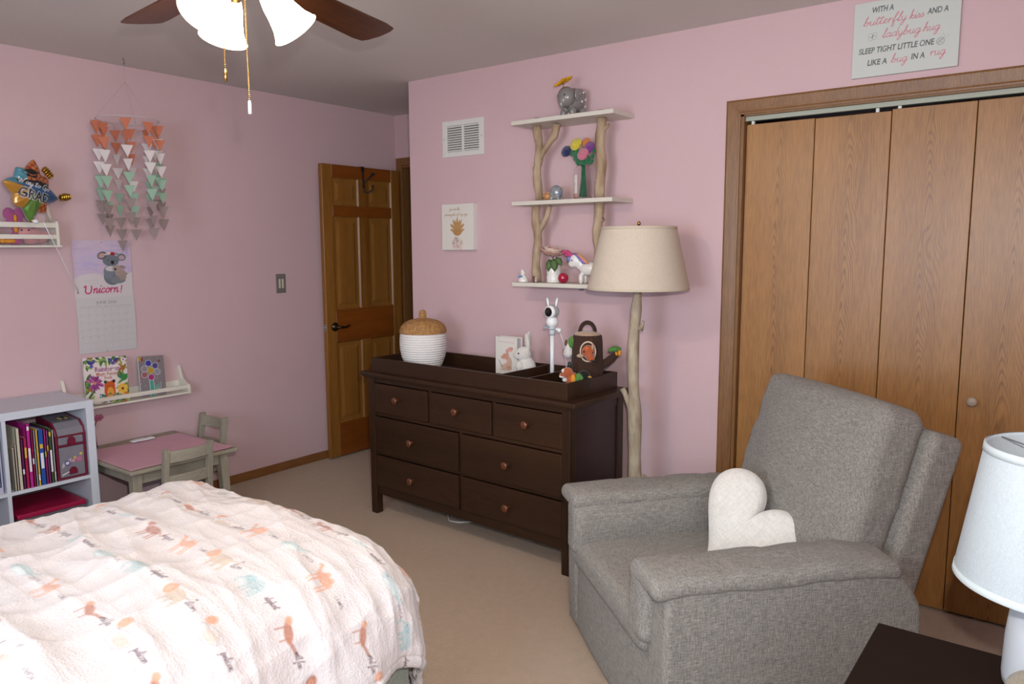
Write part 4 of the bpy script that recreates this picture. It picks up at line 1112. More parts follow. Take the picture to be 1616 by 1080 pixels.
# ------------------------------------------------------------------ recliner
CT = math.radians(-40.5); CO = Vector((2.640, -.925, 0))
FAB = fabric('grey_linen_weave', '#968f86', '#6c6863', scale=330, sheen=.1, bump=.5)
t = thing('recliner_chair', 'grey linen upholstered recliner armchair in front of the closet doors', 'armchair', CO, CT)
CW = .94
def wr(amp, sc, seed=0):
    return lambda p: p+Vector((0, 0, amp*noise.noise(Vector((p.x*sc+seed, p.y*sc, p.z*sc)))))
def panel(w0, w1, name='side_panel'):
    pts = smooth([(0, .035), (-.004, .30), (.0, .545)], 4)+smooth([(.03, .565), (.40, .56), (.64, .56), (.72, .53), (.785, .455), (.806, .38), (.80, .18), (.76, .04)], 5)
    m = MB(); m.prism(pts, w0, w1, 'yz'); return m.build(name, FAB, t, bevel=.018, seg=4)
panel(.025, .125); panel(CW-.125, CW)
# footrest panel, gently bowed
def bow(p): 
    q = Vector(p); q.y -= .012*(1-(p.x/.36)**2)*(1 if p.y < 0 else 0); return q
m = MB(); m.rbox((CW/2-.005, .040, .182), (.352, .035, .155), .024, mid=10, fn=bow); m.build('footrest_panel', FAB, t)
def seatf(p):
    q = Vector(p)
    if p.z > 0: q.z += .022*(1-(p.x/.37)**2)*(1-(p.y/.36)**2)+.004*noise.noise(Vector((p.x*9, p.y*9, 2)))
    return q
m = MB(); m.rbox((CW/2-.005, .310, .352), (.355, .335, .052), .040, seg=5, mid=14, fn=seatf); m.build('seat_cushion', FAB, t)
MB().box(.11, CW-.12, .06, .74, .05, .31).build('inner_frame', FAB, t)
# arms: padded tops rolling over the inner side
def armpad(w0, w1, inner):
    L = .385; hw = (w1-w0)/2
    def f(p):
        q = Vector(p); u = p.y/L
        q.z += .014*(1-(p.x/hw)**2)*max(0, min(1, p.z/.024))
        crease = sum(math.exp(-((p.y-c)/.010)**2) for c in (-.16, .02, .20))
        q.z -= .0045*crease*max(0, min(1, p.z/.024))
        q.z += .006*noise.noise(Vector((p.x*12, p.y*10, p.z*10+w0)))
        q.z -= .035*max(0, u-.55)**1.3*1.6
        q.x += .004*noise.noise(Vector((p.y*14, p.z*14, 5+w0)))
        return q
    m = MB(); m.rbox(((w0+w1)/2, .345, .553), (hw, L, .026), .024, seg=5, mid=26, fn=f)
    m.build('arm_pad', FAB, t)
    xi = w1-.052 if inner > 0 else w0+.052
    def g(p):
        q = Vector(p); q.x += inner*.020*(1-(p.z/.11)**2)*(1 if p.x*inner > 0 else 0)
        q.x += .005*noise.noise(Vector((p.y*9, p.z*14, w0))); 
        return q
    m = MB(); m.rbox((xi, .33, .455), (.048, .368, .104), .034, seg=5, mid=18, fn=g); m.build('inner_arm', FAB, t)
armpad(.040, .215, 1); armpad(CW-.185, CW+.010, -1)
# back: pillow and shell, leaning back
BT = math.radians(-17)
BX = Matrix.Translation((CW/2, .665, .36)) @ Matrix.Rotation(BT, 4, 'X')
def pil(p):
    q = Vector(p); u, v = p.x/.32, p.z/.33
    q.y -= .050*max(0, 1-u*u)*(1-min(1, abs(v))**4)*(1+.25*v)*min(1, max(0, .5-p.y/.06))
    q.z += .008*max(0, 1-u*u)*max(0, v)
    q.y += .010*noise.noise(Vector((p.x*7, 3, p.z*14)))+.005*noise.noise(Vector((p.x*4, 7, p.z*30)))*abs(u)
    q.x += .006*noise.noise(Vector((4, p.y*14, p.z*12)))
    q.y += .010*math.exp(-((p.x*.5+p.z-.21)/.030)**2)*max(0, u)+.008*math.exp(-((p.x*.35+p.z+.02)/.028)**2)*max(0, u)+.007*math.exp(-((-p.x*.3+p.z-.26)/.028)**2)*max(0, -u)
    return q
m = MB(); m.rbox((-.018, 0, .308), (.340, .088, .334), .056, seg=6, mid=18, fn=pil, X=BX); m.build('back_pillow', FAB, t)
m = MB()
def shl(p):
    q = Vector(p); return q
m.rbox((0, .132, .265), (.362, .062, .335), .030, seg=4, mid=8, fn=shl, X=BX); m.build('back_shell', FAB, t)

# heart pillow
HP = fabric('white_fleece', '#d9d4cc', '#cbc5bc', scale=160, sheen=.6, bump=.3)
t = thing('heart_pillow', 'white fleece heart shaped pillow resting against the back of the grey recliner', 'pillow')
hpts = []; N = 72
for i in range(N):
    a = 2*PI*i/N
    hpts.append((16*math.sin(a)**3, 13*math.cos(a)-5*math.cos(2*a)-2*math.cos(3*a)-math.cos(4*a)))
m = MB(); vs = []; fs = []; R_ = 12
sc = .0122
for side in (1, -1):
    base = len(vs)
    for r in range(R_+1):
        k = r/R_
        for (hx, hy) in hpts:
            # shrink towards a spine so both lobes stay puffed
            cx_, cy_ = hx*.25, -2+ (hy*.1)
            x = cx_+(hx-cx_)*k; y = cy_+(hy-cy_)*k
            th_ = .058*math.sqrt(max(0, 1-k**2.6))
            vs.append((x*sc, side*th_, y*sc))
    for r in range(R_):
        for i in range(N):
            fs.append((base+r*N+i, base+r*N+(i+1) % N, base+(r+1)*N+(i+1) % N, base+(r+1)*N+i))
    fs.append(tuple(base+i for i in range(N)))
m.add(vs, fs, 0, True)
ho = m.build('pillow_body', HP, t, weld=True, sub=1)
cw = Matrix.Translation(CO) @ Matrix.Rotation(CT, 4, 'Z')
nrm = Vector((.12, -.90, .42)).normalized(); r0 = Vector((0, 0, 1)).cross(nrm).normalized(); u0 = nrm.cross(r0).normalized()
za = (u0*math.cos(math.radians(40))+r0*math.sin(math.radians(40))).normalized(); xa = (-nrm).cross(za).normalized()
HL = Matrix((xa, -nrm, za)).transposed().to_4x4(); HL.translation = cw @ Vector((.475, .500, .525))
t.matrix_world = HL

# ------------------------------------------------------------------ nightstand and table lamp
t = thing('nightstand', 'dark espresso brown bedside table in the bottom right foreground', 'nightstand', (3.868, -2.02, 0))
NSM = mat('nightstand_stain', '#1d110b', rough=.6, spec=.15, noise_amt=.2, noise_scale=12, stretch=(.1, 1, 1))
m = MB(); m.box(0, .50, 0, .50, .600, .622); m.build('top', NSM, t, bevel=.004)
m = MB(); m.box(.02, .48, .02, .48, .12, .600); m.build('body', NSM, t, bevel=.003)
for (a, b_) in ((.02, .02), (.44, .02), (.02, .44), (.44, .44)): MB().box(a, a+.04, b_, b_+.04, 0, .12).build('leg', ESPZ, t)
for z0, z1 in ((.36, .58), (.14, .34)):
    q = MB().box(.04, .46, .004, .02, z0, z1).build('drawer', ESP, t, bevel=.002)
    m = MB(); m.lathe([(0, 0), (.010, 0), (.009, .012), (.018, .018), (.015, .028), (0, .03)], 20, X=Matrix.Translation((.25, .004, (z0+z1)/2)) @ Matrix.Rotation(PI/2, 4, 'X')); m.build('knob', KNOB, q)
NL = (4.190, -1.620)
t = thing('table_lamp', 'table lamp with white drum shade and white ceramic base on the nightstand', 'table lamp', (NL[0], NL[1], .6222))
m = MB(); m.lathe([(0, 0), (.068, 0), (.078, .008), (.080, .025), (.078, .10), (.072, .16), (.062, .172), (.035, .176), (0, .178)], 48); m.build('lamp_base', mat('white_ceramic', '#b9bcc0', rough=.3, spec=.6), t)
m = MB(); m.lathe([(0, .176), (.014, .176), (.014, .23), (.02, .24), (.02, .28), (0, .285)], 24); m.build('lamp_socket', STEEL, t)
TS = fabric('white_shade_fabric', '#b6bdbf', '#aab1b4', scale=520, sheen=.05, bump=.06)
m = MB(); z0, z1 = .213, .475
m.lathe([(.171, z0), (.1725, z0+.004), (.1345, z1-.004), (.1335, z1), (.131, z1), (.1315, z1-.006), (.1695, z0+.006), (.1685, z0), (.171, z0)], 72); m.build('lamp_shade', TS, t)
SB = mat('white_binding', '#b9c1c1', rough=.8)
MB().lathe([(.1733, z0), (.1742, z0+.001), (.1722, z0+.014), (.1712, z0+.014)], 72).build('shade_trim', SB, t)
MB().lathe([(.1366, z1-.014), (.1378, z1-.014), (.136, z1), (.1335, z1+.001)], 72).build('shade_trim', SB, t)
m = MB()
for k in range(3):
    a = 2*PI*k/3+.5; m.tube([(0, 0, z1-.02), (.131*math.cos(a), .131*math.sin(a), z1-.006)], .0015, 6)
m.tube([(0, 0, .28), (0, 0, z1-.01)], .0025, 8); m.build('shade_fitter', STEEL, t)
# ------------------------------------------------------------------ cube bookcase by the left wall
KW = mat('bookcase_white', '#ccd0d8', rough=.45)
t = thing('cube_bookcase', 'low white cube bookcase against the left wall, full of books', 'bookcase', (.012, -2.445, 0))
D, Wd, Ht, TK, TI = .385, .77, .748, .036, .016
MB().box(0, D-.0005, TK, Wd-TK, Ht-TK, Ht-.0005).build('top_board', KW, t, bevel=.001)
MB().box(0, D, TK, Wd-TK, 0, TK).build('bottom_board', KW, t, bevel=.001)
for y in (0, Wd-TK): MB().box(-.0, D+.0005, y, y+TK, 0.0, Ht).build('side_panel', KW, t, bevel=.001)
MB().box(0.002, D-.003, Wd/2-TI/2, Wd/2+TI/2, TK, Ht-TK).build('divider', KW, t)
for y0, y1 in ((TK, Wd/2-TI/2), (Wd/2+TI/2, Wd-TK)): MB().box(0.002, D-.003, y0, y1, Ht/2-TI/2, Ht/2+TI/2).build('inner_shelf', KW, t)
SZ = Ht/2+TI/2+.0005
# books in the upper right cube; spines face +x
def book(y, th_, h, d, col, label, lean=0.0, marks=(), x=.012+.375, z=SZ):
    t = thing('book', label, 'book', (x, y, z), 0, 'books standing in the white cube bookcase', rot=(math.radians(lean), 0, 0))
    cm = mat('cover_'+col[1:], col, rough=.35)
    m = MB(); m.box(-d, 0, 0, .002, 0, h); m.box(-d, 0, th_-.002, th_, 0, h); m.box(-.003, 0, 0, th_, 0, h)
    for (z0, z1, k) in marks: m.box(0, .0004, th_*.22, th_*.78, z0*h, z1*h, k)
    ms = [cm, mat('spine_print_white', '#e4e0e0', rough=.4), mat('spine_print_yellow', '#d8b23a', rough=.4)]
    m.build('cover', ms, t)
    if th_ > .006: MB().box(-d+.004, -.0032, .0022, th_-.0022, .004, h-.004).build('pages', PAGES, t)
    return t
y = -2.035
bl = [(.011, .200, .20, '#a29889', 'thin beige book, leftmost in the upper right cube of the bookcase', ()),
      (.009, .215, .21, '#b7ab97', 'thin cream book second from the left in the white bookcase', ()),
      (.015, .285, .23, '#c9c0ab', 'tall cream book near the left of the row in the white bookcase', ()),
      (.012, .232, .19, '#5e1d4c', 'short dark plum book between the cream book and the magenta books', ((.3, .4, 1),)),
      (.014, .238, .21, '#a3244e', 'short crimson book left of the tall magenta book', ((.6, .8, 2),)),
      (.016, .298, .22, '#b52a86', 'tallest magenta book with white spine lettering in the bookcase row', ((.25, .62, 1), (.9, .96, 1))),
      (.010, .268, .22, '#8c1f45', 'dark red book just right of the tall magenta book', ((.4, .5, 1),)),
      (.008, .262, .20, '#9aa0b4', 'thin grey lilac book left of the yellow spined book', ()),
      (.011, .265, .21, '#cfa445', 'yellow spined book in the middle of the bookcase row', ((.1, .2, 1),)),
      (.022, .262, .23, '#2450a0', 'thick blue book with yellow disc on its spine', ((.66, .74, 2), (.30, .58, 1))),
      (.009, .260, .22, '#a8336a', 'thin pink book immediately right of the thick blue book', ((.5, .6, 2),)),
      (.010, .252, .21, '#7a3b6f', 'thin purple book with orange mark right of the thin pink book', ((.62, .72, 2),)),
      (.014, .262, .20, '#3f4e33', 'dark green illustrated book with white lettering at the right of the row', ((.2, .6, 1), (.85, .93, 2))),
      (.008, .250, .20, '#b8b6ba', 'thin pale grey book at the right end of the book row', ((.05, .2, 1),))]
for (tk, h, d, c, lb, mk) in bl:
    book(y, tk, h, d*1.0, c, lb, 0, mk); y += tk+.0006
yb = y
# mini drawer unit with clear plastic
MAR = mat('maroon_plastic', '#6d1530', rough=.35)
CLR = mat('clear_grey_plastic', '#8f8b93', rough=.25, alpha=.75)
t = thing('mini_drawer_box', 'small maroon and clear plastic drawer box with stickers in bookcase', 'drawer box', (.385, yb+.006, SZ))
w_ = -1.711-(yb+.010)
m = MB()
sidep = [(-.20, 0), (0, 0), (.0, .205), (-.014, .245), (-.045, .272), (-.20, .285)]
def rim(y0, y1):
    m.prism(sidep, y0, y1, 'xz')
rim(0, .012); rim(w_-.012, w_)
for z in (0, .158, .205): m.box(-.20, .003, 0, w_, z, z+.009)
m.build('frame', MAR, t, bevel=.003)
m = MB(); m.add([(0, .012, .214), (0, w_-.012, .214), (-.014, w_-.012, .243), (-.014, .012, .243), (-.045, .012, .270), (-.045, w_-.012, .270), (-.20, .012, .283), (-.20, w_-.012, .283)], [(0, 1, 2, 3), (3, 2, 5, 4), (4, 5, 7, 6)])
lid = m.build('lid', CLR, t)
for (z0, z1) in ((.010, .156), (.168, .204)):
    q = MB().box(-.19, 0, .013, w_-.013, z0, z1).build('drawer', CLR, t, bevel=.003)
    m = MB(); hh_ = .034; zc = z0+.012 if z1-z0 > .1 else z0+.001
    m.prism([(w_/2-.018, zc), (w_/2+.018, zc), (w_/2+.017, zc+.022), (w_/2+.008, zc+.034), (w_/2-.008, zc+.034), (w_/2-.017, zc+.022)], .0005, .007, 'yz'); m.build('handle', MAR, q)
# stickers and things seen inside
m = MB()
def star(m, c, r, k, y0=.0006, n=8, mi=0):
    pts = []
    for i in range(2*n):
        a = PI*i/n; q = r if i % 2 == 0 else r*.62; pts.append((c[0]+q*math.cos(a), c[1]+q*math.sin(a)))
    m.prism(pts, y0, y0+.0006, 'yz', mi)
m.prism([(.020, .055), (.062, .082), (.064, .100), (.024, .078)], .0004, .0008, 'yz', 0); star(m, (.045, .078), .017, 0, .001, 8, 1); star(m, (.045, .078), .010, 0, .0018, 6, 2)
star(m, (.098, .088), .016, 0, .001, 6, 3); star(m, (.080, .098), .008, 0, .001, 6, 4); star(m, (.108, .112), .009, 0, .001, 5, 4); m.prism([(.02, .020), (.060, .036), (.060, .040), (.018, .026)], .0004, .0008, 'yz', 2)
star(m, (.072, .085), .010, 0, .001, 6, 5)
m.build('stickers', [mat('st0', '#b8aeb0', rough=.5), mat('st1', '#3b3f86', rough=.4), mat('st2', '#d7d3d8', rough=.4), mat('st3', '#c06a8d', rough=.4), mat('st4', '#d2b45a', rough=.4), mat('st5', '#d48c9a', rough=.4)], t)
m = MB()
for k in range(4):
    a = PI/4+k*PI/2; m.ell((-.095+.016*math.cos(a), w_*.55+.016*math.sin(a), .279), (.010, .010, .004), 12, 6, m=0)
m.ell((-.095, w_*.55, .281), (.008, .008, .005), 12, 6, m=1)
m.build('lid_flower', [mat('gold_glitter', '#b39a5c', rough=.3, metal=.4), BLACK], t)
# hair clips / feathers standing behind the unit
t = thing('feather_trinket', 'dark blue feathery stems and a yellow bloom poking up behind the drawer box', 'trinket', (.15, yb+.035, SZ))
m = MB()
for k in range(5): m.tube([(0, .008*k, .285), (-.006+.004*k, .010*k+.004, .312), (-.004, .012*k+.008*(k-2)*.5, .330-.004*abs(k-2))], [.002, .004, .001], 6)
m.tube([(0, .01, .0), (0, .01, .29)], .004, 6)
m.build('stems', mat('navy_feather', '#363b52', rough=.8), t)
m = MB(); m.ell((-.01, -.018, .316), (.012, .014, .009), 12, 8); m.tube([(0, .008, .26), (-.01, -.018, .31)], .002, 6); m.build('yellow_bloom', mat('yellow_green', '#a5a243', rough=.9), t)
# storage box in the lower right cube
t = thing('storage_box', 'clear plastic box with raspberry lid in the lower cube of bookcase', 'storage box', (.372, -2.036, TK+.0005))
MB().box(-.30, 0, .010, .300, 0, .205).build('box_body', mat('clear_box', '#6e6a72', rough=.3, alpha=.8), t, bevel=.006)
m = MB(); m.box(-.306, .006, .004, .306, .203, .226); m.build('box_lid', mat('raspberry_lid', '#9c1440', rough=.35), t, bevel=.006, seg=3)
t = thing('picture_bin', 'pale blue edged bin at the left edge in the upper cube', 'bin', (.380, -2.395, SZ))
m = MB(); m.box(-.30, 0, 0, .318, 0, .26, 0); m.box(0, .001, .24, .312, .03, .15, 1); m.box(.001, .0016, .246, .306, .036, .144, 0)
m.build('bin_body', [mat('bin_lilac', '#b6b4c6', rough=.5), mat('bin_navy', '#2d3a5e', rough=.5)], t, bevel=.0)

# ------------------------------------------------------------------ wall book ledge
LC = mat('ledge_cream', '#dcd6c8', rough=.45)
t = thing('picture_ledge', 'cream wooden book ledge on the left wall below the calendar', 'wall shelf', (0, -1.335, .642))
LL_ = .325
def side(y0):
    pr = smooth([(0, .155), (.012, .153), (.022, .130), (.040, .085), (.080, .060), (.110, .048), (.112, 0)], 3)
    m = MB(); m.prism([(0, 0)]+pr, y0, y0+.016, 'xz'); m.build('end_bracket', LC, t, bevel=.002)
side(-LL_); side(LL_-.016)
m = MB(); m.box(0, .112, -LL_+.016, LL_-.016, 0, .012); m.build('bottom_board', LC, t, bevel=.002)
m = MB(); m.box(0, .012, -LL_+.016, LL_-.016, .012, .070); m.build('back_board', LC, t, bevel=.002)
m = MB(); m.box(.098, .110, -LL_+.016, LL_-.016, .030, .052); m.build('front_rail', LC, t, bevel=.002)
# rainforest painting book leaning on the ledge
LE = math.radians(-9)
def leaned(name, label, cat, w, h, thk, yc, tilt=LE, rz=0):
    t = thing(name, label, cat, (.093, yc, .6545+.003))
    t.rotation_euler = (0, 0, 0)
    t.matrix_world = Matrix.Translation((.090, yc, .6585)) @ Matrix.Rotation(tilt, 4, 'Y') @ Matrix.Rotation(PI/2, 4, 'Z') @ Matrix.Rotation(rz, 4, 'Y')
    # local x = along the wall (+y world), local y = -x world, z up
    return t
t = leaned('painting_book', 'rainforest magic painting book with an orange frog leaning on the wall ledge', 'book', .215, .235, .012, -1.468, rz=math.radians(3))
w0, h0 = .222, .245
cv = Canvas(w0, h0, .0012, '#dccfca')
r = random.Random(5)
for k in range(110):
    e = r.choice('lrbt'); x, y = {'l': (r.uniform(0, .03), r.uniform(0, h0)), 'r': (w0-r.uniform(0, .03), r.uniform(0, h0)), 'b': (r.uniform(0, w0), r.uniform(0, .05)), 't': (r.uniform(0, w0), h0-r.uniform(0, .015))}[e]
    leaf2d(cv, x, y, r.uniform(.03, .06), .014, r.uniform(0, 6.3), r.choice(['#3f6e38', '#6a8c3a', '#2f5d45', '#88a04a', '#a1622f']))
for (x, y, s) in ((.040, .205, 1), (.150, .215, -1)):
    leaf2d(cv, x, y, .035, .018, 2.2 if s > 0 else .6, '#3c3a7c'); leaf2d(cv, x, y, .035, .016, 1.0 if s > 0 else 2.4, '#4b4890'); cv.ell(x, y-.006, .010, .008, '#57569b')
for k in range(26):
    a = r.uniform(0, 6.3); leaf2d(cv, .050, .110, r.uniform(.03, .055), .012, a, r.choice(['#8e3a7e', '#a94a8a', '#c0678f', '#7a2f6c']))
cv.ell(.05, .11, .008, .008, '#c98a5c')
cv.poly([(.100, .02), (.094, .060), (.098, .105), (.108, .118), (.124, .113), (.140, .120), (.150, .108), (.152, .06), (.146, .02)], '#c4551f')
cv.ell(.126, .050, .018, .034, '#d8963a'); cv.ell(.103, .112, .008, .009, '#2c5a3a'); cv.ell(.147, .114, .008, .009, '#232323'); cv.ell(.103, .112, .004, .004, '#171717')
cv.line([(.108, .090), (.126, .086), (.146, .092)], .002, '#8e3a17')
for k in range(40): cv.ell(r.uniform(.07, .17), r.uniform(.005, .05), .004, .004, r.choice(['#2f6b8a', '#1f3d5c', '#2b7a8a', '#2a4a2a']))
flower2d(cv, .190, .070, .030, ['#d8a93a', '#e0b84c'], '#6a2f1c', 10); flower2d(cv, .208, .035, .018, ['#c4742a'], '#5b2a1a', 8); leaf2d(cv, .19, .12, .05, .03, 1.9, '#2f7a4a'); leaf2d(cv, .19, .11, .05, .03, .9, '#3d7f45'); cv.ell(.205, .225, .012, .012, '#e2d7d6'); cv.ell(.205, .226, .004, .006, '#a8456a')
cv.text('Rainforest', .056, .170, .034, '#8e3470', width=.128, bold=.03)
cv.text('Magic Painting', .060, .148, .023, '#b0522f', width=.122, bold=.025)
cv.text('Book', .100, .128, .022, '#b0522f', width=.040, bold=.025)
cv.mesh('front_cover', lambda X, Y: np.stack([X-w0/2, np.full_like(X, -.0122), Y], 1), PRINT, t)
MB().box(-w0/2, w0/2, -.0118, 0, 0, h0).build('book_block', mat('book_white', '#d6d2cc', rough=.6), t, bevel=.001)
# sparkly suncatcher flower picture
t = leaned('flower_suncatcher', 'clear plastic suncatcher sheet with jewel coloured flower leaning on the wall ledge', 'decoration', .145, .215, .01, -1.222, rz=math.radians(3))
w0, h0 = .148, .222
cv = Canvas(w0, h0, .001, '#7f7678')
r = random.Random(9)
for k in range(160): cv.ell(r.uniform(0, w0), r.uniform(0, h0), r.uniform(.002, .006), r.uniform(.001, .004), r.choice(['#8c8486', '#6d6567', '#9a9294', '#77706f']), .6, r.uniform(0, 3))
cv.ell(.012, .208, .014, .012, '#b09a3a'); cv.ell(.026, .204, .008, .010, '#8e3f4d')
for (x, y, c, s) in ((.120, .192, '#6a2f3c', .007), (.030, .022, '#8a2540', .008), (.112, .018, '#7a2038', .006), (.134, .024, '#7a2038', .007), (.022, .110, '#a25f60', .010)):
    cv.ell(x, y, s, s, c)
cv.rect(.060, .0, .082, .085, '#3f9a86'); cv.line([(.058, 0), (.058, .09)], .003, '#c7dcd8'); cv.line([(.084, 0), (.080, .09)], .003, '#b7d0cc'); leaf2d(cv, .084, .03, .05, .02, .9, '#6f9a8a'); cv.line(smooth([(.086, .03), (.118, .045), (.120, .075)]), .002, '#c9d6d2')
for k, (x, y, c) in enumerate(((.060, .182, '#2e2f9c'), (.096, .166, '#45407e'), (.105, .132, '#8d8d96'), (.070, .104, '#a41e74'), (.034, .120, '#9a5a5c'), (.036, .152, '#8b8488'))):
    cv.ell(x, y, .019, .019, '#c9c9cd', .7); cv.ell(x, y, .0155, .0155, c)
cv.ell(.070, .142, .019, .019, '#c9b56a', .8); cv.ell(.070, .142, .0155, .0155, '#b8922a')
cv.line([(.003, .0), (.003, h0)], .003, '#d7d7da')
foil = vcol_mat('foil_sheet', rough=.18, spec=.8, bump=.25, bump_scale=60, coat=.5)
cv.mesh('picture', lambda X, Y: np.stack([X-w0/2, np.full_like(X, -.0082), Y], 1), foil, t)
MB().box(-w0/2, w0/2, -.0078, 0, 0, h0).build('backing', mat('clear_edge', '#a9a7aa', rough=.2), t, bevel=.001)

# ------------------------------------------------------------------ calendar
t = thing('wall_calendar', 'wall calendar with koala picture and June 2026 grid on left wall', 'calendar', (0, -1.404, 0))
t.rotation_euler = (0, 0, PI/2)      # local x -> +y world, local -y -> +x world
w0, h0 = .302, .302
cv = Canvas(w0, h0, .0012, '#c6b2c6')
r = random.Random(2)
for k in range(30):
    x, y = r.uniform(0, w0), r.uniform(.12, h0)
    cv.line(smooth([(x, y), (x+r.uniform(-.06, .06), y+.02), (x+r.uniform(-.08, .10), y+r.uniform(-.02, .04)), (x+r.uniform(-.1, .14), y+.03)]), r.uniform(.003, .012), r.choice(['#b6a8cc', '#cdb3c9', '#a89cc4', '#d3bcc8', '#b9b2d3']), .5)
cv.poly([(0, 0), (w0, 0), (w0, .13)]+smooth([(w0, .13), (.2, .10), (.12, .125), (.05, .125), (0, .105)], 6), '#cfc6c6')
B1, B2 = '#6f747c', '#8e8f92'
cv.ell(.195, 0.1098, .046, 0.0458, B1); cv.ell(.225, 0.0904, .040, 0.0194, '#7c8084'); cv.ell(.175, 0.1318, .026, 0.0352, '#7a7f88')
cv.ell(.192, 0.1960, .044, 0.0317, B1); cv.ell(.148, 0.2224, .026, 0.0194, '#5d5a5c', 1, .4); cv.ell(.146, 0.2224, .018, 0.0123, '#b99a92', 1, .4); cv.ell(.250, 0.2118, .024, 0.0194, '#6c7077'); cv.ell(.251, 0.2101, .016, 0.0123, '#b49aa0')
cv.ell(.190, 0.1520, .030, 0.0141, '#c9c2c2'); cv.ell(.200, 0.1854, .009, 0.0106, '#33262b'); cv.ell(.178, 0.1960, .004, 0.0018, '#2a2327'); cv.ell(.218, 0.1942, .004, 0.0018, '#2a2327')
cv.ell(.238, 0.1274, .030, 0.0211, '#a39087'); cv.ell(.222, 0.1520, .026, 0.0185, '#a8958c'); cv.ell(.252, 0.1590, .016, 0.0088, '#96837c', 1, -.3); cv.ell(.212, 0.1485, .006, 0.0062, '#3a2b2b'); cv.ell(.250, 0.1062, .020, 0.0176, '#9d8b82'); cv.ell(.266, 0.1221, .012, 0.0070, '#9d8b82')
cv.ell(.204, 0.2312, .014, 0.0088, '#9c1f3f'); cv.ell(.184, 0.2330, .009, 0.0070, '#d3c7a8'); cv.ell(.224, 0.2294, .010, 0.0053, '#7c8a6a'); cv.ell(.168, 0.2277, .006, 0.0044, '#cfc5c5')
for k, (x, y, w_) in enumerate(((.045, .093, .075), (.050, .080, .070), (.070, .066, .030))): cv.line([(x, y), (x+w_, y)], .0022, '#a9a3ad', .45)
cv.script('nicorn', .090, .026, .024, '#c04a76', .0062, width=.0262)
cv.line(smooth([(.047, .058), (.056, .062), (.053, .034), (.064, .024), (.080, .032), (.084, .062)]), .0075, '#c04a76')
cv.line([(.243, .060), (.238, .036)], .0062, '#c04a76'); cv.ell(.236, .026, .0038, .0038, '#c04a76')
z_top = 1.512; zm = 1.214; zb = .922
def wavy(z0, hh, off):
    def f(X, Y):
        return np.stack([X-w0/2, -(.004+.006*np.sin(PI*Y/hh)+.003*np.sin(X*14+off)*np.sin(PI*Y/hh)), z0+Y*(hh/ (hh)) ], 1)
    return f
pp = cv.mesh('picture_page', wavy(zm, h0, 0), PAPER, t)
cv = Canvas(w0, zm-zb, .0011, '#c6c1c0')
hh = zm-zb
cv.text('JUNE 2026', .100, hh-.033, .021, '#77737a', width=.108)
c0, c1, r0, r1 = .014, .290, .016, hh-.052
for k in range(8): cv.line([(c0+(c1-c0)*k/7, r0), (c0+(c1-c0)*k/7, r1)], .0008, '#a6a1a4', .7)
for k in range(7): cv.line([(c0, r0+(r1-r0)*k/6), (c1, r0+(r1-r0)*k/6)], .0009, '#a09b9f', .75)
for k, dn in enumerate(('Sunday', 'Monday', 'Tuesday', 'Wednesday', 'Thursday', 'Friday', 'Saturday')):
    cv.text(dn, c0+(c1-c0)*(k+.5)/7, r1+.004, .0062, '#8b868b', width=.030, center=True)
dnum = 1
for row in range(5):
    for k in range(7):
        if row == 0 and k < 1: continue
        if dnum > 30: break
        cv.text(str(dnum), c0+(c1-c0)*k/7+.003, r1-(r1-r0)*row/6-.009, .0075, '#6a666c'); dnum += 1
cv.ell(.142, .006, .004, .003, '#8a8588')
def wavy2(X, Y):
    return np.stack([X-w0/2+.002*np.sin(Y*8), -(.0035+.007*np.abs(np.sin(PI*(hh-Y)/hh*.9))*(1+.3*np.sin(X*18))), zb+Y], 1)
cv.mesh('date_page', wavy2, PAPER, t)
m = MB(); m.ell((-.136, -.006, zm+.030), (.0045, .003, .0045), 10, 6); m.ell((0, -.004, z_top-.006), (.004, .004, .004), 10, 6); m.build('pin', BRASS, t)

# ------------------------------------------------------------------ upper wall shelf with plush toys
t = thing('toy_shelf', 'cream wall shelf with two front rails holding plush toys on the left wall', 'wall shelf', (0, -2.06, 1.480))
L2 = .410
def side2(y0):
    pr = smooth([(0, .225), (.015, .222), (.030, .19), (.055, .145), (.10, .125), (.125, .118), (.127, 0)], 3)
    m = MB(); m.prism([(0, 0)]+pr, y0, y0+.014, 'xz'); m.build('end_bracket', LC, t, bevel=.002)
side2(-L2+.006); side2(L2-.020)
m = MB(); m.box(0, .134, -L2, L2, 0, .010); m.build('bottom_board', LC, t, bevel=.002)
m = MB(); m.box(.112, .126, -L2+.02, L2-.02, .095, .120); m.build('front_rail', LC, t, bevel=.002)
m = MB(); m.box(.112, .126, -L2+.02, L2-.02, .040, .062); m.build('front_rail', LC, t, bevel=.002)
PZ = 1.4905
def plush(name, label, y, parts, m_, extra=()):
    t = thing(name, label, 'plush toy', (.055, y, PZ))
    blob(parts, 'plush_body', m_, t, .004)
    for (nm, pts, mm) in extra: spots(nm, pts, mm, t)
    return t
PKP = mat('pink_plush', '#c98f90', rough=1, sheen=.5); PUR = mat('purple_plush', '#a5507f', rough=1, sheen=.5)
plush('plush_pig', 'pale pink plush pig lying behind the rails at the right of the shelf', -1.762,
      [((0, .0, .045), (.040, .050, .042)), ((.012, -.030, .060), (.036, .040, .036)), ((.0, .050, .040), (.025, .03, .03)), ((.01, .076, .055), (.012, .026, .012))], PKP,
      (('eye', [((.042, -.050, .072), .0045), ((.044, -.020, .072), .0045)], EYE), ('ear', [((.010, -.066, .080), (.008, .016, .010)), ((.010, .010, .084), (.008, .016, .010))], PUR)))
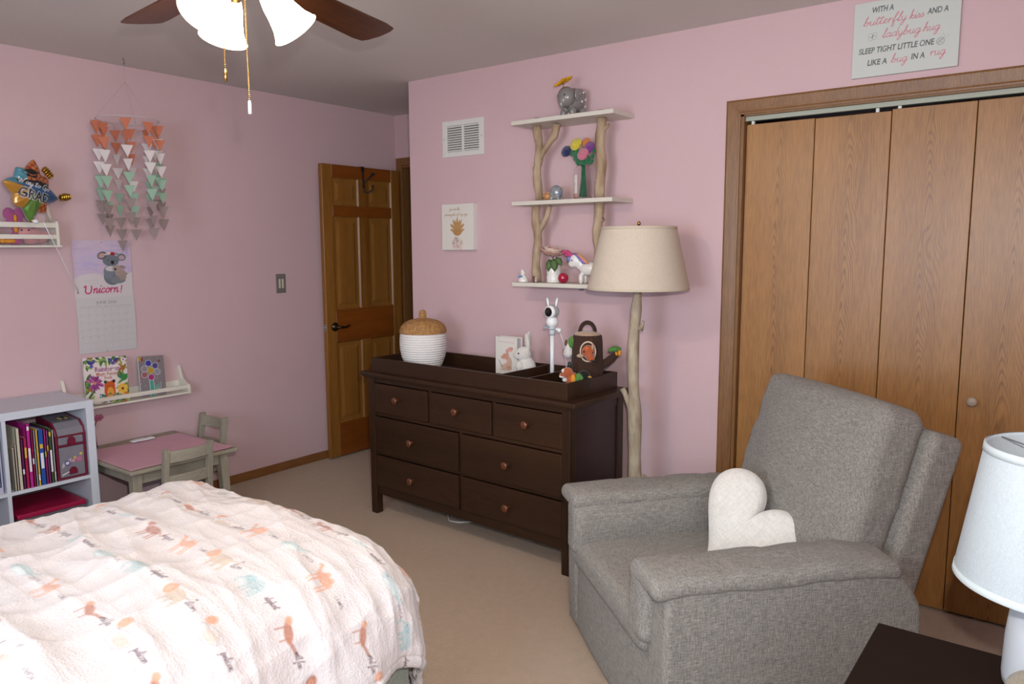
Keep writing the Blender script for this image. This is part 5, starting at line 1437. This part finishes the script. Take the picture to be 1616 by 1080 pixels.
t = plush('plush_butterfly', 'purple plush butterfly with yellow body on the toy shelf', -1.835,
      [((.030, -.022, .150), (.014, .026, .030)), ((.030, .022, .150), (.014, .026, .030)), ((.030, -.018, .112), (.012, .020, .022)), ((.030, .018, .112), (.012, .020, .022)), ((.024, 0, .09), (.010, .012, .05)), ((.02, 0, .03), (.03, .03, .032))], PUR,
      (('butterfly_body', [((.042, 0, .128), (.008, .008, .018)), ((.04, 0, .075), (.008, .010, .016))], YOR),))
plush('plush_lamb', 'cream plush toy sitting low behind the rails on the toy shelf', -1.925, [((0, 0, .045), (.042, .040, .045)), ((.01, 0, .080), (.028, .028, .026))], mat('cream_plush', '#b9a898', rough=1, sheen=.4), (('eye', [((.038, -.01, .085), .004), ((.038, .01, .085), .004)], EYE),))
plush('plush_panda', 'black and white plush toy at the left edge of the shelf', -2.010, [((0, 0, .05), (.040, .042, .05)), ((.01, 0, .105), (.034, .034, .030))], FUR,
      (('black_patch', [((.036, .018, .120), (.010, .012, .014)), ((.036, -.016, .118), (.010, .012, .012)), ((.0, .030, .135), (.014, .012, .014))], BLACK),))
plush('plush_rattle', 'yellow and blue plush rattle low on the toy shelf', -1.868, [((.045, .0, .020), (.012, .030, .012)), ((.045, -.030, .022), (.014, .014, .014))], YOR)

# balloon
t = thing('foil_balloon', 'star shaped foil graduation balloon reading Way to Go Grad above toy shelf', 'balloon')
bc = Vector((.20, -1.800, 1.745))
t.matrix_world = Matrix.Translation(bc) @ Matrix.Rotation(math.radians(24), 4, 'Z') @ Matrix.Rotation(PI/2, 4, 'Z') @ Matrix.Rotation(math.radians(12), 4, 'Y')
SZB = .30
cv = Canvas(SZB, SZB, .0014, '#2f5f8e'); c_ = SZB/2
cv.poly([(0, .15), (0, SZB), (.13, SZB), (.12, .17)], '#4d8ea0'); cv.poly([(0, 0), (0, .16), (.13, .15), (.12, 0)], '#c08a34'); cv.poly([(.10, 0), (.13, .14), (.23, .10), (.24, 0)], '#5f8a3a')
def checks(x0, y0, x1, y1):
    n = 0
    for i in range(int((x1-x0)/.014)+1):
        for j in range(int((y1-y0)/.014)+1):
            x, y = x0+i*.014, y0+j*.014
            cv.rect(x, y, x+.014, y+.014, '#a23c26' if (i+j) % 2 else '#c97f42')
checks(.10, .19, .24, .29); checks(.19, .03, .29, .10)
for k in range(14): cv.ell(r.uniform(0, .12), r.uniform(.16, .24), .004, .004, '#7fc0c4')
cv.poly([(.055, .165), (.235, .178), (.235, .198), (.16, .20), (.055, .178)], '#15181b'); cv.poly([(.085, .230), (.125, .248), (.168, .236), (.128, .218)], '#101010'); cv.poly([(.10, .222), (.10, .206), (.15, .206), (.15, .224), (.128, .214)], '#15171a')
cv.script('Way to Go', .056, .166, .0115, '#e6e8e8', .0034, width=.0190)
for dx, dy, c2_, w2 in ((0, 0, '#e9ece9', .055), (0, 0, '#121212', .0)):
    cv.text('GRAD', .066, .106, .060, c2_, width=.168, bold=.075 if w2 else .035)
def starR(a):
    # eight rounded points of uneven length
    A = [0, 42, 90, 135, 180, 226, 275, 318]; Lr = [.160, .122, .150, .122, .150, .120, .145, .126]
    d = [(abs((np.degrees(a)-q+180) % 360-180), l) for q, l in zip(A, Lr)]
    rr_ = np.zeros_like(a)
    for dd, l in d: rr_ = np.maximum(rr_, .098+(l-.098)*np.clip(1-dd/25.0, 0, 1)**1.1)
    return rr_
# disc mesh: build polar fronts using canvas colours
NR, NA = 46, 240
aa = np.linspace(0, 2*PI, NA, endpoint=False); vs = []; cols3 = []
Rm = starR(aa)
for side in (-1, 1):
    for i in range(NR+1):
        k = (i/NR)
        x = Rm*k*np.cos(aa); y = Rm*k*np.sin(aa)
        puff = .036*np.sqrt(np.clip(1-k**2.2, 0, 1))*(1+.04*np.sin(aa*24)*k*k)*np.where(Rm > .1, 1, 1)
        vs.append(np.stack([x, side*puff, y], 1))
        ix = np.clip(((x+c_)/cv.res).round().astype(int), 0, cv.nx-1); iy = np.clip(((y+c_)/cv.res).round().astype(int), 0, cv.ny-1)
        cols3.append(cv.A[iy, ix] if side < 0 else np.ones((NA, 3))*np.array(lin('#8f9aa4')[:3]))
vs = np.concatenate(vs); cols3 = np.concatenate(cols3); fs = []
for s_ in range(2):
    b0 = s_*(NR+1)*NA
    for i in range(NR):
        for j in range(NA): fs.append((b0+i*NA+j, b0+i*NA+(j+1) % NA, b0+(i+1)*NA+(j+1) % NA, b0+(i+1)*NA+j))
me = bpy.data.meshes.new('foil'); me.from_pydata(vs.tolist(), [], fs); me.polygons.foreach_set('use_smooth', [True]*len(fs))
ca = me.color_attributes.new('print', 'FLOAT_COLOR', 'POINT'); ca.data.foreach_set('color', np.concatenate([cols3, np.ones((len(cols3), 1))], 1).astype(np.float32).ravel())
me.materials.append(vcol_mat('balloon_foil', rough=.28, spec=.8, metal=.25, bump=.12, bump_scale=25, coat=.5))
bo = bpy.data.objects.new('foil_star', me); C.objects.link(bo); bo.parent = t
gold = mat('gold_foil', '#b08a35', rough=.25, metal=.9)
for (x, z, rr_) in ((.047, .118, 30), (.160, .010, -20)):
    m = MB()
    for k in range(5): m.ell((0, 0, .012*k), (.020-.002*abs(k-2), .014, .006), 14, 8)
    q = m.build('gold_tassel', gold, t, loc=(x, -.02, z), rot=(0, math.radians(90+rr_), 0))
m = MB(); m.lathe([(.004, 0), (.008, -.012), (.014, -.024), (.010, -.026)], 14); m.build('balloon_neck', gold, t, loc=(.028, 0, -.118))
m = MB(); m.lathe([(0, 0), (.012, .004), (.016, .012), (.008, .020), (0, .022)], 10); q = m.build('ribbon_knot', WHITEP, t, loc=(.034, -.012, -.150))
m = MB(); p0 = Vector((.185, -1.748, 1.600)); p1 = Vector((.012, -1.541, 1.252))
m.tube([p0, p0.lerp(p1, .33), p0.lerp(p1, .66), p1], .0022, 6)
tag(m.build('balloon_ribbon', WHITEP), 'thin white ribbon running from the graduation balloon down to the calendar pin', 'ribbon')

# ------------------------------------------------------------------ paper triangle mobile
MC = Vector((.185, -1.312, 2.130)); MR = .148
t = thing('paper_mobile', 'hanging baby mobile of coral, white, mint and grey paper triangles by calendar', 'mobile', MC)
m = MB(); m.tube([(MR*math.cos(a), MR*math.sin(a), 0) for a in np.linspace(0, 2*PI, 49)], .0016, 6, caps=False)
m.build('hoop', mat('white_hoop', '#c9c3c0', rough=.5), t)
m = MB(); 
for a in (0.3, 2.4, 4.5): m.tube([(MR*math.cos(a), MR*math.sin(a), 0), (0, 0, .19)], .0005, 4)
m.tube([(0, 0, .19), (0, 0, .285)], .0006, 4)
m.build('hanging_thread', mat('thread', '#b39c9a', rough=.8), t)
m = MB(); m.tube([(0, 0, .31), (0, 0, .296), (.008, 0, .290), (.009, 0, .281), (0, 0, .277), (-.008, 0, .283)], .0016, 8); m.build('ceiling_hook', mat('hook_brown', '#7a6455', rough=.4, metal=.5), t)
PC = [mat('coral_paper', '#bf6f52', rough=.8), mat('white_paper', '#d3c8c4', rough=.8), mat('mint_paper', '#93b098', rough=.8), mat('taupe_paper', '#8f7d78', rough=.8)]
rr = random.Random(12)
STM = mat('strand_thread', '#c7b8b4', rough=.8)
SA = [205, 178, 150, 118, 98, 84, 232, 262, 285, 330, 12, 48]
SQ = ['001112233', '0011122333', '000112233', '01112233', '0011223', '0112233', '00112233', '0011223', '00112233', '00112233', '001122333', '00112233']
for s, (a, sq) in enumerate(zip(SA, SQ)):
    a = math.radians(a)
    x, y = MR*math.cos(a), MR*math.sin(a); z = -.006
    th = MB(); th.tube([(x, y, 0), (x, y, -.067*len(sq))], .0004, 4)
    st = th.build('strand', STM, t)
    z0 = rr.uniform(0, .045)
    for k, c in enumerate(sq):
        yaw = rr.uniform(-.8, .8)+math.radians(62)
        X = Matrix.Translation((x, y, z-z0)) @ Matrix.Rotation(yaw, 4, 'Z')
        w2, h2 = .0275, .060; q = MB()
        q.add([(-w2, -.0004, 0), (w2, -.0004, 0), (0, -.0004, -h2), (-w2, .0004, 0), (w2, .0004, 0), (0, .0004, -h2)], [(0, 1, 2), (5, 4, 3), (0, 3, 4, 1), (1, 4, 5, 2), (2, 5, 3, 0)], X=X)
        q.build('paper_triangle', PC[int(c)], st)
        z -= .066+rr.uniform(-.007, .007)

# ------------------------------------------------------------------ children's table, two chairs
GW = wood('greywashed_wood', '#a79f8d', '#8a8272', 'Y', rough=.7, fine=1.0, cfine=.5)
GWZ = wood('greywashed_wood_upright', '#a79f8d', '#8a8272', 'Z', rough=.7, fine=1.0, cfine=.5)
t = thing('kids_table', 'small grey washed wooden childs table in corner beside the bookcase', 'table', (.050, -1.662, 0))
TX, TY, TZ_ = .645, .568, .432
m = MB(); m.box(0, TX, 0, TY, TZ_-.020, TZ_); m.build('tabletop', GW, t, bevel=.007, seg=3)
for (a, b_) in ((.05, .04), (TX-.075-.0, .03), (.05, TY-.10), (TX-.075, TY-.085)):
    m = MB(); dx = .012 if a > .3 else -.012; dy = .016 if b_ > .3 else -.016
    vs = [(a+dx, b_+dy, 0), (a+.035+dx, b_+dy, 0), (a+.035+dx, b_+.035+dy, 0), (a+dx, b_+.035+dy, 0), (a-.004, b_-.004, TZ_-.0205), (a+.042, b_-.004, TZ_-.0205), (a+.042, b_+.042, TZ_-.0205), (a-.004, b_+.042, TZ_-.0205)]
    m.add(vs, [(3, 2, 1, 0), (4, 5, 6, 7), (0, 1, 5, 4), (1, 2, 6, 5), (2, 3, 7, 6), (3, 0, 4, 7)]); m.build('leg', GWZ, t, bevel=.003)
m = MB(); m.box(TX-.060, TX-.045, .07, TY-.09, TZ_-.078, TZ_-.021); m.box(.06, .075, .07, TY-.09, TZ_-.078, TZ_-.021); m.box(.09, TX-.07, .045, .060, TZ_-.078, TZ_-.021); m.box(.09, TX-.07, TY-.075, TY-.060, TZ_-.078, TZ_-.021)
m.build('apron', GW, t, bevel=.002)
cv = Canvas(.50, .40, .002, '#cf9cab')
r = random.Random(8)
for k in range(60): cv.line([(r.uniform(.02, .45), y_ := r.uniform(.03, .37)), (r.uniform(.02, .45), y_)], .001, '#b67a90', .25)
for i in range(9):
    for j in range(7): cv.ell(.05+.05*i+r.uniform(-.01, .01), .05+.05*j, r.uniform(.004, .009), .0022, '#a76a84', .55, r.uniform(-.3, .3))
MATP = vcol_mat('vinyl_print', rough=.35, spec=.5)
t2 = thing('placemat', 'pink vinyl mat spread over the small grey washed table', 'mat', (.050, -1.662, TZ_+.0005))
def matsurf(X, Y):
    x = .10+ .525*(Y/.40); y = .012+.535*(X/.50); lift = .010*np.clip((x-.60)/.05, 0, 1)*0+.0018+.0012*np.sin(x*23)*np.sin(y*17)+.010*np.clip((y-.50)/.06, 0, 1)**2*np.clip((x-.52)/.1, 0, 1)
    return np.stack([x-.05*(y/.568)*0, y, lift], 1)
mo = cv.mesh('mat_sheet', matsurf, MATP, t2); sl = mo.modifiers.new('thick', 'SOLIDIFY'); sl.thickness = .0015; sl.offset = -1
t3 = thing('paper_scrap', 'small crumpled white paper at the wall side of the pink mat', 'paper', (.165, -1.335, TZ_+.006))
m = MB(); m.rbox((0, 0, .003), (.020, .060, .003), .002, seg=2, mid=8, fn=lambda p: p+Vector((0, 0, .004*noise.noise(p*60)+.004))); m.build('sheet', WHITEP, t3)

def kid_chair(label, loc, rz):
    """seat faces local +y... backrest at local y=0"""
    t = thing('kids_chair', label, 'chair', loc, rz)
    w = .255; zs = .255
    for sx in (-1, 1):
        m = MB(); x = sx*(w/2-.014)
        pts = [(x, .012, 0), (x, .012, .25), (x, .004, .38), (x, -.018, .525)]
        for p, q in zip(pts[:-1], pts[1:]):
            hw = .012; hd = .016
            m.add([(p[0]-hw, p[1]-hd, p[2]), (p[0]+hw, p[1]-hd, p[2]), (p[0]+hw, p[1]+hd, p[2]), (p[0]-hw, p[1]+hd, p[2]), (q[0]-hw, q[1]-hd, q[2]), (q[0]+hw, q[1]-hd, q[2]), (q[0]+hw, q[1]+hd, q[2]), (q[0]-hw, q[1]+hd, q[2])],
                  [(3, 2, 1, 0), (4, 5, 6, 7), (0, 1, 5, 4), (1, 2, 6, 5), (2, 3, 7, 6), (3, 0, 4, 7)])
        m.build('back_post', GWZ, t, bevel=.002, weld=True)
        m = MB(); m.box(x-.013, x+.013, .225, .252, 0, zs-.018); m.build('front_leg', GWZ, t, bevel=.002)
    m = MB(); m.box(-w/2, w/2, -.004, .262, zs-.018, zs); m.build('seat', GWX_, t, bevel=.004)
    def rail(z0, z1, y0):
        m = MB(); n = 8; vs = []; 
        for i in range(n+1):
            u = -1+2*i/n; x = u*(w/2-.024); dy = -.014*(1-u*u)
            vs += [(x, y0+dy-.007, z0), (x, y0+dy+.007, z0), (x, y0+dy+.007-.004, z1), (x, y0+dy-.007-.004, z1)]
        fs = [(0, 1, 2, 3), (4*n+3, 4*n+2, 4*n+1, 4*n)]
        for i in range(n):
            for k in range(4): fs.append((4*i+k, 4*i+4+k, 4*i+4+(k+1) % 4, 4*i+(k+1) % 4))
        m.add(vs, fs); m.build('back_rail', GWX_, t, bevel=.002)
    rail(.455, .512, -.010); rail(.335, .390, .002)
    m = MB(); m.box(-w/2+.02, w/2-.02, .006, .018, zs-.05, zs-.018); m.box(-w/2+.02, w/2-.02, .232, .245, zs-.05, zs-.018); m.build('apron', GWX_, t)
    return t
GWX_ = wood('greywashed_wood_across', '#a79f8d', '#8a8272', 'X', rough=.7, fine=1.0, cfine=.5)
kid_chair('small grey washed childs chair at the near long side of the table', (.752, -1.412, 0), math.radians(90))
kid_chair('small grey washed childs chair at the far end of the table against the wall', (.262, -.985, 0), math.radians(180))

# artificial flower sticking out beside the bookcase
t = thing('artificial_flower', 'purple stemmed artificial flower standing between the bookcase and the small table', 'flower', (.10, -1.545, TZ_))
m = MB(); m.tube([(0, 0, 0.001), (0, -.004, .05), (-.004, -.004, .11), (0, .012, .150)], [.006, .005, .004, .002], 8); m.build('stem', mat('plum_stem', '#6b2a52', rough=.6), t)
m = MB()
for k in range(6):
    a = k*1.05; m.ell((.006*math.sin(a), .020+.014*math.cos(a), .158+.010*math.sin(a)), (.009, .012, .009), 12, 8)
m.build('bloom', mat('dusky_pink', '#a0546f', rough=.8), t)
# ------------------------------------------------------------------ bed
t = thing('bed', 'childs bed with pale wooden frame under the animal print comforter', 'bed', (2.085, -1.86, 0))
GB = wood('bed_frame_wood', '#8f9388', '#777a70', 'X', rough=.6, fine=.8)
m = MB(); m.box(-.60, .60, -.045, 0, .12, .34); m.box(-.62, -.58, -2.1, 0, .12, .30); m.box(.58, .62, -2.1, 0, .12, .30); m.box(-.60, .60, -2.1, -2.06, .12, .8)
m.build('frame', GB, t, bevel=.004)
for (x, y) in ((-.60, -.05), (.56, -.05), (-.60, -2.12), (.56, -2.12)): MB().box(x, x+.05, y, y+.05, 0, .36).build('leg', GB, t, bevel=.003)
m = MB(); m.rbox((0, -1.06, .40), (.56, .985, .13), .05, seg=4, mid=8); m.build('mattress', mat('mattress_white', '#d8d6d2', rough=.9), t)
# comforter
t = thing('comforter', 'white muslin comforter printed with watercolour animals and their names on the bed', 'comforter')
CWd, CLn = 2.30, 2.40
cv = Canvas(CWd, CLn, .0030, '#cbc1be')
r = random.Random(21)
OR, BR_, TN, BL, GY = '#cf9476', '#a8705a', '#b8a48f', '#a3b3b2', '#938c87'
INK = '#5e464c'
def P(L, x, y, s, rt_):
    c, q = math.cos(rt_), math.sin(rt_); return [(x+s*(a*c-b*q), y+s*(a*q+b*c)) for a, b in L]
def animal(kind, x, y, s, rt_):
    T = lambda a, b: P([(a, b)], x, y, s, rt_)[0]
    def E(a, b, rx, ry, col, al=.8, ro=0): u, v = T(a, b); cv.ell(u, v, rx*s, ry*s, col, al, rt_+ro, 1.5)
    def Ln(L, w, col, al=.8): cv.line(P(L, x, y, s, rt_), w*s, col, al)
    if kind == 'lion':
        E(.1, 0, .5, .28, TN); Ln([(.5, -.1), (.55, -.5)], .1, TN); Ln([(-.1, -.1), (-.1, -.5)], .1, TN); Ln([(.2, -.1), (.25, -.5)], .1, TN); E(-.45, .12, .26, .26, OR, .95); E(-.48, .1, .12, .12, TN); Ln([(.55, .1), (.85, .3)], .04, TN); E(.88, .34, .05, .05, INK)
    elif kind == 'leopard':
        E(0, 0, .5, .2, BR_); E(-.55, .22, .16, .15, BR_); 
        for a in (-.35, -.15, .25, .42): Ln([(a, -.1), (a-.02, -.48)], .09, BR_)
        Ln([(.48, .05), (.75, -.1), (.85, .2)], .05, BR_)
        for k in range(14): E(r.uniform(-.4, .4), r.uniform(-.12, .14), .025, .025, INK, .7)
    elif kind == 'whale':
        E(0, 0, .6, .26, BL); E(.05, -.12, .4, .12, '#d8dad6', .6); Ln([(.5, .05), (.8, .25)], .12, BL); Ln([(.5, .05), (.85, 0)], .08, BL); E(-.38, .04, .03, .03, INK)
    elif kind == 'butterfly':
        for sx in (-1, 1):
            E(sx*.28, .22, .3, .2, BR_, .95, sx*.6); E(sx*.22, -.18, .22, .16, OR, .9, -sx*.6); E(sx*.28, .22, .18, .1, OR, .9, sx*.6)
            Ln([(sx*.02, .05), (sx*.5, .4)], .025, INK); Ln([(sx*.02, -.05), (sx*.35, -.35)], .02, INK)
        Ln([(0, -.3), (0, .35)], .06, INK)
    elif kind == 'elephant':
        E(.05, 0, .42, .3, BL); E(-.42, .1, .22, .22, BL); Ln([(-.55, .05), (-.72, -.2), (-.62, -.4)], .1, BL); E(-.3, .12, .15, .2, '#97adb0', .6)
        for a in (-.2, .0, .25, .4): Ln([(a, -.1), (a, -.5)], .13, BL)
        E(-.5, .16, .025, .025, INK)
    elif kind == 'camel':
        E(0, 0, .42, .22, OR); E(-.1, .22, .12, .14, OR); E(.18, .2, .12, .12, OR); Ln([(-.4, .05), (-.6, .35)], .13, OR); E(-.66, .38, .12, .07, OR)
        for a in (-.3, -.15, .22, .36): Ln([(a, -.1), (a, -.6)], .08, OR)
    elif kind == 'seal':
        E(0, 0, .5, .2, TN, .85, .25); E(-.45, -.02, .18, .16, TN); Ln([(.4, .1), (.7, .3)], .12, TN); E(-.5, 0, .03, .03, INK); Ln([(.7, .3), (.72, .42)], .06, INK, .6)
    elif kind == 'pelican':
        Ln([(-.5, .0), (-.3, -.35), (.2, -.4), (.5, -.1), (.2, .2), (-.2, .15), (-.5, 0)], .03, GY, .6); E(.1, -.12, .3, .18, TN, .6); E(-.45, .3, .18, .22, OR, .9); Ln([(-.4, .1), (-.2, .0)], .06, GY, .5)
    elif kind == 'bear':
        E(0, 0, .38, .38, '#e9e2da', .9); cv.ring(*T(0, 0), .38*s, .012*s+.0008, GY, .55); E(-.1, -.2, .3, .16, OR, .5); E(-.15, .02, .02, .02, INK); E(.12, .02, .02, .02, INK); E(-.3, .3, .1, .1, GY, .4)
    elif kind == 'fish':
        E(0, 0, .5, .1, BL, .7, .1); Ln([(.4, .05), (.75, .2)], .05, GY, .6); Ln([(-.5, 0), (-.8, -.08)], .04, GY, .6); Ln([(0, .1), (.1, .25)], .04, GY, .5)
    elif kind == 'fox':
        E(0, 0, .42, .16, BR_, .9, -.3); Ln([(.3, -.1), (.8, .05)], .12, BR_); E(-.4, .18, .15, .12, OR, .9)
        for a in (-.25, .2): Ln([(a, -.05), (a-.03, -.4)], .06, BR_)
        Ln([(.8, .05), (1.0, .2)], .06, INK, .6)
    else:
        E(0, 0, .4, .2, GY, .45); Ln([(-.4, .1), (-.6, .3), (-.3, .25), (.2, .2), (.6, .3)], .03, GY, .6)
        for k in range(8): E(r.uniform(-.3, .3), r.uniform(-.1, .1), .03, .03, INK, .6)
kinds = [('lion', 'lion'), ('whale', 'orca'), ('leopard', 'jaguar'), ('butterfly', 'monarch'), ('pelican', 'pelican'), ('elephant', 'elephant'), ('seal', 'seal'), ('camel', 'camel'), ('bear', 'panda'), ('fish', 'narwhal'), ('fox', 'red fox'), ('other', 'zebra')]
ia = 0
step = .172
for i in range(int(CWd/step)+1):
    for j in range(int(CLn/step)+1):
        x = .06+i*step+(step*.5 if j % 2 else 0)+r.uniform(-.012, .012); y = .05+j*step+r.uniform(-.012, .012)
        k, nm = kinds[(i*5+j*7+(i*j) % 3) % 12]
        base = PI/2*0
        s = .072*r.uniform(.9, 1.15); ro = base+r.uniform(-.15, .15)
        animal(k, x, y, s, ro)
        if nm in ('orca', 'seal', 'panda', 'camel'): cv.text(nm.upper(), x+.060, y-.008, .017, INK, width=.042, rot=ro, al=.85, bold=.01)
        else: cv.script(nm, x+.056, y-.004, .0085, INK, .0026, al=.85, width=.050/ (len(nm)*.9), rot=ro)
# cloth surface: local frame in metres, u across the bed (+x), v towards the foot (+y)
ZTOP, XL, XR, YF = .665, 1.70, 2.49, -1.975
def drape(X, Y):
    # canvas x -> arc length across; print runs along the bed
    u = X-CWd+3.015; v = Y-CLn+(YF+.52)
    ex = np.where(u > XR, u-XR, np.where(u < XL, u-XL, 0.0)); ey = np.clip(v-YF, 0, None)
    RL, RR, RF = .24, .33, .26
    e = np.hypot(ex, ey); wx = np.where(e > 1e-9, np.abs(ex)/np.maximum(e, 1e-9), 0)
    Rr = np.where(ex > 0, RR, RL)*wx**2+RF*(1-wx**2)
    ang = np.minimum(e/Rr, PI/2*.93); hor = Rr*np.sin(ang); drp = Rr*(1-np.cos(ang)); rest = np.clip(e-Rr*PI/2*.93, 0, None)
    a_end = PI/2*.93; hor += rest*math.cos(a_end); drp += rest*math.sin(a_end)
    nx_, ny_ = np.where(e > 1e-9, ex/np.maximum(e, 1e-9), 0), np.where(e > 1e-9, ey/np.maximum(e, 1e-9), 0)
    x = np.clip(u, XL, XR)+nx_*hor; y = np.minimum(v, YF)+ny_*hor
    z = ZTOP-drp
    # crown of the fill
    cx_, hw = (XL+XR)/2, (XR-XL)/2+.25
    z += .020*(1-np.clip((x-cx_)/hw, -1, 1)**2)*np.clip(1-ey/.2, 0, 1)
    # wrinkles: long soft creases falling down the sides plus small quilting puckers
    rnd = np.random.RandomState(5); wv = np.zeros_like(x)
    for k in range(26):
        th = rnd.uniform(-.30, .30)+(0 if k % 4 == 0 else PI/2); f = rnd.uniform(9, 42); ph = rnd.uniform(0, 6.3)
        a = (u*math.cos(th)+v*math.sin(th)); b = (-u*math.sin(th)+v*math.cos(th))
        env = .5+.5*np.sin(b*rnd.uniform(1.5, 5)+rnd.uniform(0, 6.3))
        wv += (1-np.abs(np.sin(a*f*.5+ph+.8*np.sin(b*2.3+ph))))**2.2*env*(.30*14/f)
    wv = wv*.036-.046
    wv2 = np.zeros_like(x)
    for k in range(18):
        th = rnd.uniform(0, PI); f = rnd.uniform(40, 110); ph = rnd.uniform(0, 6.3)
        a = (u*math.cos(th)+v*math.sin(th)); b = (-u*math.sin(th)+v*math.cos(th))
        wv2 += np.sin(a*f+ph+1.3*np.sin(b*f*.25+ph))*(.5+.5*np.sin(b*6+ph))*22/f
    wv2 *= .0014
    # folds in the hanging skirt
    sk = np.clip(drp/.3, 0, 1.2)
    along = np.where(np.abs(ex) > ey, v, u)
    fold = .014*sk**1.5*np.sin(along*17+.9*np.sin(along*6))
    nz = np.cos(np.clip(ang, 0, PI/2)); nh = np.sin(ang)
    d = wv+wv2+fold
    x += nx_*nh*d; y += ny_*nh*d; z += nz*(wv+wv2)
    # stitched rounded hem
    edge = np.minimum.reduce([CWd-X, CLn-Y]); k = np.clip(1-edge/.030, 0, 1)
    x -= nx_*(1-np.sqrt(np.clip(1-k*k, 0, 1)))*.022; y -= ny_*(1-np.sqrt(np.clip(1-k*k, 0, 1)))*.022
    edge2 = np.exp(-((edge-.036)/.004)**2); x -= nx_*nh*edge2*.004; y -= ny_*nh*edge2*.004
    return np.stack([x, y, np.maximum(z, .03)], 1)
CWdx = 2.30
DUV = vcol_mat('muslin_print', rough=.95, spec=.12, bump=.35, bump_scale=150, sheen=.25)
do = cv.mesh('quilt', drape, DUV, t)
sl = do.modifiers.new('thick', 'SOLIDIFY'); sl.thickness = .022; sl.offset = -1

# pale cushion corner on the nightstand in the foreground
t = thing('tissue_pouch', 'pale beige fabric corner at the very bottom right beside the lamp', 'cloth', (4.225, -1.790, .6222))
m = MB(); m.rbox((0, 0, .047), (.10, .070, .045), .036, seg=5, mid=8, fn=lambda p: p+Vector((0, 0, .004*noise.noise(p*30)))); m.build('cloth_body', fabric('beige_cloth', '#958b78', '#857b69', scale=400), t)
